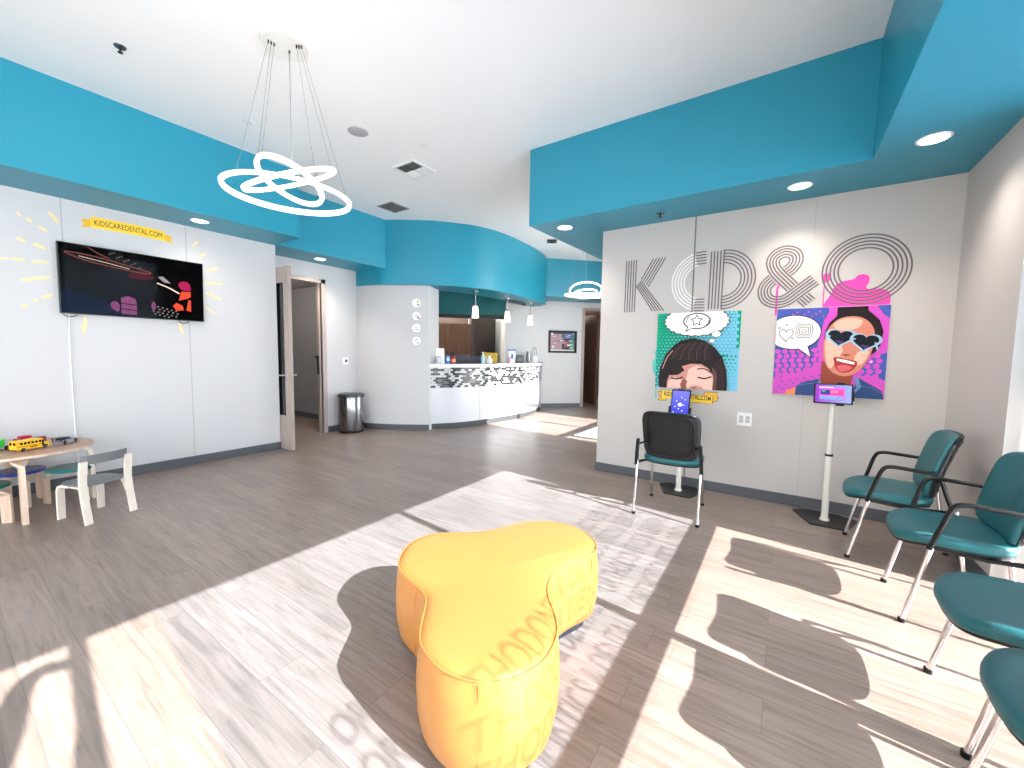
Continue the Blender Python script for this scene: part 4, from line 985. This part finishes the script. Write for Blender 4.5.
# top panel: crowned
def crown():
    mm = MB(); rr = [ring(-.004,.382), ring(-.014,.392), ring(-.03,.399), ring(-.055,.403)]
    c = Vector((sum(p.x for p in oc)/len(oc), sum(p.y for p in oc)/len(oc)))
    base = inset(oc, -.055*sg)
    for s_, z in ((.75,.408),(.5,.410),(.25,.411),(.02,.411)): rr.append([(c.x+(p.x-c.x)*s_, c.y+(p.y-c.y)*s_, z) for p in base])
    mm.loft(rr); return mm
crown().build('top_panel', YV, ot, True, ang=70)
m = MB(); m.tube(ring(-.001,.384),.0035,8,True); m.build('piping', YV, ot, True)
for q in (103, 55, 20, 140):
    p = inset(oc,.010*sg)[q]; m = MB(); m.tube([(p.x*.995,p.y*.995,.09),(p.x+.000,p.y,.22),(p.x*.99,p.y*.99,.375)],.0016,6); m.build('side_seam', YV, ot, True)

# ---------------------------------------------------------------- children's table
TX, TY = -5.085, .42
kt = thing('kids_table', 'low round birch play table against the television wall', 'table', (TX,TY,0))
m = MB(); m.lathe([(0,.485),(.445,.485),(.452,.490),(.452,.503),(.448,.508),(0,.508)],seg=64); m.build('tabletop', [TABLETOP], kt, True)
m = MB(); m.lathe([(.4522,.488),(.455,.488),(.455,.505),(.4522,.505)],seg=64); m.build('edge_band', BIRCH, kt, True)
for a in (0, 82, 180, 262):
    a = math.radians(a); R = Drot(a)
    m = MB(); m.bar([R(*p) for p in [(.27,0,.475),(.36,0,.473),(.405,0,.46),(.425,0,.42),(.43,0,.36),(.435,0,0)]], .088, .03)
    m.build('leg', BIRCH if abs(a-math.radians(82)) > .1 else BIRCH_W, kt, True, ang=30)
# grey child chair
kc = thing('kids_chair', 'small grey and white child chair beside the play table', 'chair', (-4.465,.76,0), math.radians(200-90))
GREYS = M('grey_stain',(112,114,118),.45)
m = MB(); so = superell(.155,.15,36,3)
m.loft([[(x*.97,y*.97,.275) for x,y in so],[(x,y,.279) for x,y in so],[(x,y,.289) for x,y in so],[(x*.97,y*.97,.292) for x,y in so]]); m.build('seat', GREYS, kc, True)
for s in (-1,1):
    m = MB(); m.bar([(s*.125,.02,.268),(s*.125,.10,.267),(s*.125,.135,.255),(s*.125,.148,.22),(s*.125,.152,0)], .045, .018); m.build('leg', BIRCH_W, kc, True, ang=30)
    m = MB(); m.bar([(s*.145,-.18,0),(s*.145,-.150,.16),(s*.145,-.135,.28),(s*.145,-.14,.36),(s*.145,-.155,.47)], .045, .02); m.build('leg', BIRCH_W, kc, True, ang=30)
    m = MB(); m.bar([(s*.13,.0,.268),(s*.13,-.09,.266),(s*.13,-.125,.24),(s*.13,-.15,.18)], .03, .014); m.build('brace', BIRCH_W, kc, True, ang=30)
m = MB(); pts = [(.175*math.sin(a), -.20+.06*(1-math.cos(a))*1.4+.0) for a in [(-1.05+2.1*k/14) for k in range(15)]]
m.loft([[(x,y+.035-.0,.445),(x,y+.047,.445),(x,y+.037,.515),(x,y+.025,.515)] for x, y in pts]); m.build('backrest', GREYS, kc, True, ang=30)
# stools
def stool(loc, rz, mat, label):
    t = thing('kids_stool', label, 'stool', loc, rz, 'small round stools under the play table')
    m = MB(); m.lathe([(0,.268),(.148,.268),(.152,.273),(.152,.288),(.148,.292),(0,.292)],seg=32); m.build('seat', mat, t, True)
    for k in range(3):
        R = Drot(k*2*PI/3)
        m = MB(); m.bar([R(*p) for p in [(.05,0,.26),(.11,0,.258),(.137,0,.245),(.148,0,.21),(.150,0,0)]], .062, .02); m.build('leg', BIRCH, t, True, ang=30)
    return t
stool((-5.09,.735,0), math.radians(20), M('teal_lacquer',(24,130,128),.25), 'round stool with teal seat under the right of the table')
stool((-5.27,.46,0), math.radians(10), M('blue_lacquer',(36,64,150),.25), 'round stool with dark blue seat under the table')
stool((-4.875,.235,0), math.radians(50), M('green_lacquer',(16,110,96),.25), 'round stool with green seat at the left edge of view')

# toys on the table
def wheel(m, x, y, z, r, w): m.lathe([(0,0),(r*.6,0),(r,.003),(r,w-.003),(r*.6,w),(0,w)],seg=16,T=lambda p:(x+p[0],y+p[2],z+p[1]))
def toy_wheels(t, L, hw, r):
    for sx in L:
        for s in (-1,1):
            m = MB(); wheel(m, sx, (hw-.006) if s>0 else (-hw-.004), r, r, .010); w_ = m.build('wheel', BLACK, t, True)
            m = MB(); wheel(m, sx, (hw+.0035) if s>0 else (-hw-.0055), r, r*.55, .002); m.build('hub_cap', STEEL, w_, True)
ZTB = .5085
bus = thing('toy_bus', 'yellow toy school bus near the table edge', 'toy bus', (-4.918,.497,ZTB), math.radians(117))
BY = M('bus_yellow',(246,190,40),.3)
m = MB(); m.prism([(-.095,.012),(.06,.012),(.06,.07),(.05,.078),(-.085,.078),(-.095,.07)], -.032, .032, T=lambda p:(p[0],p[2],p[1])); m.prism([(.06,.012),(.098,.012),(.098,.036),(.09,.044),(.06,.05)], -.027, .027, T=lambda p:(p[0],p[2],p[1])); m.build('body', BY, bus)
m = MB()
for s in (-1,1):
    for k in range(6): m.box((-.075+k*.021,s*.0322,.050),(-.060+k*.021,s*.0328,.066))
    m.box((.048,s*.0322,.018),(.058,s*.0328,.066))
m.box((-.0956,-.026,.05),(-.0951,-.006,.068)); m.box((-.0956,.006,.05),(-.0951,.026,.068)); m.box((.0601,-.026,.052),(.0608,.026,.068)); m.build('windows', BLACKG, bus)
m = MB()
for s in (-1,1): m.box((-.09,s*.0322,.036),(.05,s*.0326,.039)); m.box((-.02,s*.0322,.024),(.02,s*.0326,.031))
m.box((-.102,-.03,.012),(-.095,.03,.018)); m.box((.098,-.028,.012),(.104,.028,.018)); m.build('trim_stripe', BLACK, bus)
toy_wheels(bus, (-.058,.068), .030, .0145); bus.scale = (1.08,1.08,1.08)
gc = thing('toy_car', 'silver toy racing car at the right of the table', 'toy car', (-5.02,.70,ZTB), math.radians(140))
m = MB(); m.loft([[(x,s*w,z) for s,z in ((-1,.008),(1,.008),(.92,h*.62),(.72,h),(-.72,h),(-.92,h*.62))] for x,w,h in ((-.082,.026,.026),(-.07,.033,.034),(-.03,.036,.034),(.02,.036,.030),(.06,.034,.026),(.084,.024,.018))]); m.build('body', M('silver_car_paint',(170,166,176),.2,metal=.5), gc, True, ang=30)
m = MB(); m.loft([[(x,-w,z0),(x,w,z0),(x,w*.8,z1),(x,-w*.8,z1)] for x,w,z0,z1 in ((-.055,.028,.030,.034),(-.035,.027,.030,.050),(0,.026,.030,.050),(.03,.027,.028,.030))]); m.build('cabin', BLACKG, gc)
m = MB(); m.box((-.085,-.034,.046),(-.066,.034,.050)); m.box((-.078,-.026,.028),(-.072,-.022,.047)); m.box((-.078,.022,.028),(-.072,.026,.047)); m.build('spoiler', BLACK, gc)
toy_wheels(gc, (-.052,.05), .033, .015); gc.scale = (1.15,1.15,1.2)
gt = thing('toy_truck', 'green toy dumper truck at the left end of the table', 'toy truck', (-5.03,.335,ZTB), math.radians(117))
m = MB(); m.prism([(-.09,.03),(.02,.03),(.035,.09),(-.08,.09),(-.1,.07)], -.04, .04, T=lambda p:(p[0],p[2],p[1])); m.build('dump_bed', M('toy_green',(40,190,60),.3), gt)
m = MB(); m.box((.035,-.035,.02),(.075,.035,.082),.006); m.box((-.09,-.025,.014),(.08,.025,.03)); m.build('cab', M('toy_grey',(180,180,184),.35), gt)
m = MB(); m.box((.0755,-.028,.05),(.076,.028,.074)); m.build('windscreen', BLACKG, gt)
toy_wheels(gt, (-.05,.05), .034, .02)
rt = thing('toy_boat', 'dark red toy boat behind the yellow bus', 'toy boat', (-5.19,.53,ZTB), math.radians(112)); rt.scale = (.8,.8,.8)
m = MB(); m.loft([[(x,-w,.012),(x,w,.012),(x,w*1.15,h),(x,-w*1.15,h)] for x,w,h in ((-.11,.035,.075),(-.05,.04,.072),(.04,.036,.07),(.09,.022,.068),(.12,.003,.066))]); m.box((-.1,-.02,0),(.06,.02,.013)); m.build('hull', M('maroon_plastic',(150,22,58),.3), rt)
m = MB(); m.box((-.09,-.025,.07),(.0,.025,.1),.008); m.build('deck_cabin', M('crimson_plastic',(186,30,64),.3), rt)
# ---------------------------------------------------------------- lights in the ceiling
LED = M('led_white',(255,240,222),.4,emit=.55)
def chandelier(loc, label, specs):
    t = thing('ring_chandelier', label, 'chandelier', loc, 0, 'ring chandeliers')
    m = MB(); m.lathe([(0,0),(.148,0),(.15,-.006),(.15,-.036),(.145,-.042),(0,-.042)],seg=40); m.build('canopy', M('matt_white_metal',(238,236,232),.4), t, True)
    rings_ = [.401,.306,.219]
    for c, n, r in specs:
        c = Vector(c); n = Vector(n).normalized(); a = n.cross(Vector((.3,.9,.1))).normalized(); b = n.cross(a)
        circ = [c+r*(math.cos(2*PI*k/72)*a+math.sin(2*PI*k/72)*b) for k in range(72)]
        m = MB()
        rr = []
        for k in range(73):
            e = math.cos(2*PI*k/72)*a+math.sin(2*PI*k/72)*b; p = c+r*e
            rr.append([p+e*q+n*h for q, h in ((-.011,-.015),(.011,-.015),(.014,-.006),(.014,.010),(.010,.014),(-.010,.014),(-.014,.010),(-.014,-.006))])
        m.loft(rr, cap=False); bmesh.ops.remove_doubles(m.bm, verts=m.bm.verts, dist=1e-5)
        rg = m.build('led_ring', LED, t, True)
        side = Vector((.83,.56,0)); i_ = rings_.index(r)
        for q in (-1, 1):
            tgt = max(circ, key=lambda p: q*p.dot(side)+.35*p.z)
            src = (-.03+.002*i_,-.10+.018*i_,-.042) if q < 0 else (.109-.012*i_,.05-.01*i_,-.042)
            m = MB(); m.tube([src, tuple(tgt)],.0013,5); m.build('wire', M('steel_wire',(120,120,122),.4,metal=.6), rg, True)
    m = MB(); m.tube([(-.01,.03,-.042),(-.01,.03,-.98)],.0035,6); m.build('power_cable', M('grey_cable',(150,150,150),.5), t, True)
    m = MB()
    for x, y in [(-.03+.002*i,-.10+.018*i) for i in range(3)]+[(.085+.012*i,.03+.01*i) for i in range(3)]+[(-.01,.03)]: m.lathe([(0,0),(.005,0),(.005,-.02),(0,-.02)],(x,y,-.042),8)
    m.build('wire_grips', BLACK, t, True)
    return t
chandelier((-2.99,1.573,ZC), 'three-ring glowing chandelier hanging at the left front', (((-.015,.009,-1.007),(.505,-.243,.828),.401),((-.006,.014,-.923),(-.004,-.412,.911),.306),((.009,.005,-.941),(.026,.425,.905),.219)))
chandelier((-3.30,7.45,ZC), 'farther three-ring glowing chandelier half hidden by the lettered wall', (((0,0,-.98),(.05,-.02,1),.401),((.0,.0,-.87),(.22,-.58,.78),.306),((0,0,-.93),(-.12,.12,.985),.219)))

DL = M('downlight_glow',(255,244,228),.4,emit=3)
def downlight(x, y, z, label, r=.085, power=14):
    t = thing('downlight', label, 'ceiling light', (x,y,z), 0, 'recessed downlights in the teal soffits')
    m = MB(); m.lathe([(r*.80,0.0),(r*.82,-.004),(r*.98,-.004),(r,0),(r,.002),(r*.8,.002)],seg=32); m.build('trim_ring', WHITE, t, True)
    m = MB(); m.lathe([(0,-.001),(r*.8,-.001),(r*.8,-.003),(0,-.003)],seg=32); m.build('lens', DL, t, True)
    ld = bpy.data.lights.new('downlight_lamp','SPOT'); ld.energy = power; ld.color = (1,.9,.8); ld.spot_size = math.radians(125); ld.spot_blend = 1.0; ld.shadow_soft_size = .06
    lo = bpy.data.objects.new('downlight_lamp', ld); COL.objects.link(lo); lo.parent = t; lo.location = (0,0,-.03)
downlight(-5.235,1.803,ZS,'recessed round downlight in teal soffit above the television', power=6)
downlight(-5.79,3.474,ZS,'recessed round downlight in teal soffit above the open door', power=22)
downlight(-2.031,3.999,ZS,'recessed round downlight at the left end of the lettered wall soffit')
downlight(.026,4.011,ZS,'recessed round downlight above the ampersand')
downlight(.688,3.592,ZS,'recessed round downlight above the corner chair, largest in view')
def sprinkler(x, y, z, label):
    t = thing('sprinkler', label, 'sprinkler', (x,y,z), 0, 'ceiling sprinklers')
    m = MB(); m.lathe([(0,0),(.036,0),(.034,-.006),(.02,-.010),(0,-.010)],seg=20); m.build('escutcheon', M('dark_chrome',(110,110,114),.25,metal=.8), t, True)
    m = MB(); m.lathe([(0,-.01),(.008,-.01),(.007,-.035),(.016,-.04),(.016,-.043),(0,-.043)],seg=12); m.build('sprinkler_head', BLACK, t, True)
sprinkler(-4.043,.955,ZC,'dark ceiling sprinkler left of the chandelier')
sprinkler(-1.058,4.07,ZS,'dark sprinkler in the teal soffit above the lettering')
sprinkler(-4.62,4.88,ZC,'dark ceiling sprinkler above the curved teal soffit') if False else None
spk = thing('ceiling_speaker','round grey ceiling speaker grille right of the chandelier','speaker',(-3.571,2.56,ZC))
m = MB(); m.lathe([(0,0),(.095,0),(.096,-.004),(.088,-.007),(0,-.007)],seg=32); m.build('grille', M('speaker_grille',(186,186,190),.6,bump=.5,bscale=300), spk, True)
def cover(x, y, label):
    o = (lambda m:(m.lathe([(0,0),(.045,0),(.044,-.004),(0,-.005)],seg=24), m.build('sprinkler_cover', WHITE, None, True))[1])(MB()); o.location = (x,y,ZC); tag(o, label, 'sprinkler cover', 'flat white sprinkler covers')
cover(-4.311,1.898,'flat white ceiling disc just left of the chandelier wires'); cover(-3.228,3.102,'flat white ceiling disc near the square air vent'); cover(-4.842,3.49,'flat white ceiling disc right of the chandelier rings')
v1 = thing('air_diffuser','white square four-way ceiling air vent','air vent',(-3.72,3.415,ZC),0)
m = MB()
s_ = .18
for a, b in (((-s_,-s_),(s_,-s_+.03)),((-s_,s_-.03),(s_,s_)),((-s_,-s_+.03),(-s_+.03,s_-.03)),((s_-.03,-s_+.03),(s_,s_-.03))): m.box((a[0],a[1],-.012),(b[0],b[1],0))
m.build('frame', WHITE, v1)
m = MB(); m.box((-.15,-.15,-.002),(.15,.15,-.0005)); m.build('dark_throat', BLACK, v1)
for qx, qy, hor, nm in ((-1,-1,True,0),(1,-1,False,1),(1,1,True,2),(-1,1,False,3)):
    m = MB()
    for k in range(6):
        p = .012+k*.023
        if hor: m.prism([(p,-.003),(p+.003,-.003),(p+.017*(1 if qy>0 else 1),-.012),(p+.014,-.012)], .004, .148, T=lambda q,qx=qx,qy=qy:(qx*q[2],qy*q[0],q[1]))
        else: m.prism([(p,-.003),(p+.003,-.003),(p+.017,-.012),(p+.014,-.012)], .004, .148, T=lambda q,qx=qx,qy=qy:(qx*q[0],qy*q[2],q[1]))
    m.build('louvre_bank', WHITE, v1)
v2 = thing('return_vent','dark square return air grille by the curved soffit','air vent',(-4.93,4.12,ZC),0)
m = MB(); s_ = .165
m.box((-s_,-s_,-.008),(s_,-s_+.018,0)); m.box((-s_,s_-.018,-.008),(s_,s_,0)); m.box((-s_,-s_,-.008),(-s_+.018,s_,0)); m.box((s_-.018,-s_,-.008),(s_,s_,0)); m.build('frame', M('vent_grey',(150,146,148),.5), v2)
m = MB(); m.box((-.147,-.147,-.002),(.147,.147,-.0005)); m.build('dark_throat', M('vent_dark',(92,86,88),.7), v2)
m = MB()
for k in range(12): m.box((-.147,-.14+k*.024,-.007),(.147,-.137+k*.024,-.002))
m.build('grille_bars', M('vent_bar',(130,124,126),.5), v2)
sd = thing('exit_sensor','small dark ceiling device beyond the right soffit','sensor',(-3.755,6.871,ZC),math.radians(30))
m = MB(); m.box((-.09,-.09,-.03),(.09,.09,0),.01); m.build('housing', M('sensor_dark',(60,60,62),.5), sd)
m = MB(); m.lathe([(0,-.03),(.03,-.03),(.02,-.045),(0,-.047)],seg=16); m.build('sensor_lens', BLACKG, sd, True)

# door mat by the entrance
dm = thing('door_mat','pale grey entrance mat with dark border behind the lettered wall','mat',(-2.16,6.55,0))
m = MB(); m.box((-.68,-.62,0),(.58,.62,.008),.003); m.build('rubber_border', M('dark_rubber',(64,64,68),.7), dm)
m = MB(); m.box((-.63,-.57,.008),(.53,.57,.012)); m.build('mat_pile', M('mat_grey',(150,164,176),.9,bump=.6,bscale=250), dm)

# ---------------------------------------------------------------- light
sun = bpy.data.lights.new('sun','SUN'); sun.energy = 7.0; sun.color = (1,.98,.96); sun.angle = math.radians(.4)
so_ = bpy.data.objects.new('sun', sun); COL.objects.link(so_)
EL = math.radians(34.3); AZ = math.radians(6.3)
d = Vector((-math.cos(EL)*math.cos(AZ), math.cos(EL)*math.sin(AZ), -math.sin(EL)))
so_.rotation_euler = d.to_track_quat('-Z','Y').to_euler(); so_.location = (8,-1,6)
w = bpy.data.worlds.new('sky'); SC.world = w; w.use_nodes = True; nt = w.node_tree
bg = nt.nodes['Background']; bg.inputs['Strength'].default_value = 2.5
tc = nt.nodes.new('ShaderNodeTexCoord'); sx = nt.nodes.new('ShaderNodeSeparateXYZ'); rp = nt.nodes.new('ShaderNodeValToRGB')
rp.color_ramp.elements[0].position = .0; rp.color_ramp.elements[0].color = (.98,.985,1,1); rp.color_ramp.elements[1].position = .7; rp.color_ramp.elements[1].color = (.74,.85,1,1)
nt.links.new(tc.outputs['Generated'], sx.inputs[0]); nt.links.new(sx.outputs['Z'], rp.inputs['Fac']); nt.links.new(rp.outputs['Color'], bg.inputs['Color'])

for nm, loc, e in (('office_lamp', B(-2.4,-1.2,3.0), 60), ('corridor_lamp', B(1.6,-1.4,2.4), 12), ('side_room_lamp', (-7.6,3.2,2.3), 6)):  # hidden point lights added to brighten the back rooms
    pl = bpy.data.lights.new(nm, 'POINT'); pl.energy = e; pl.color = (1,.88,.74); pl.shadow_soft_size = .15
    po = bpy.data.objects.new(nm, pl); COL.objects.link(po); po.location = loc
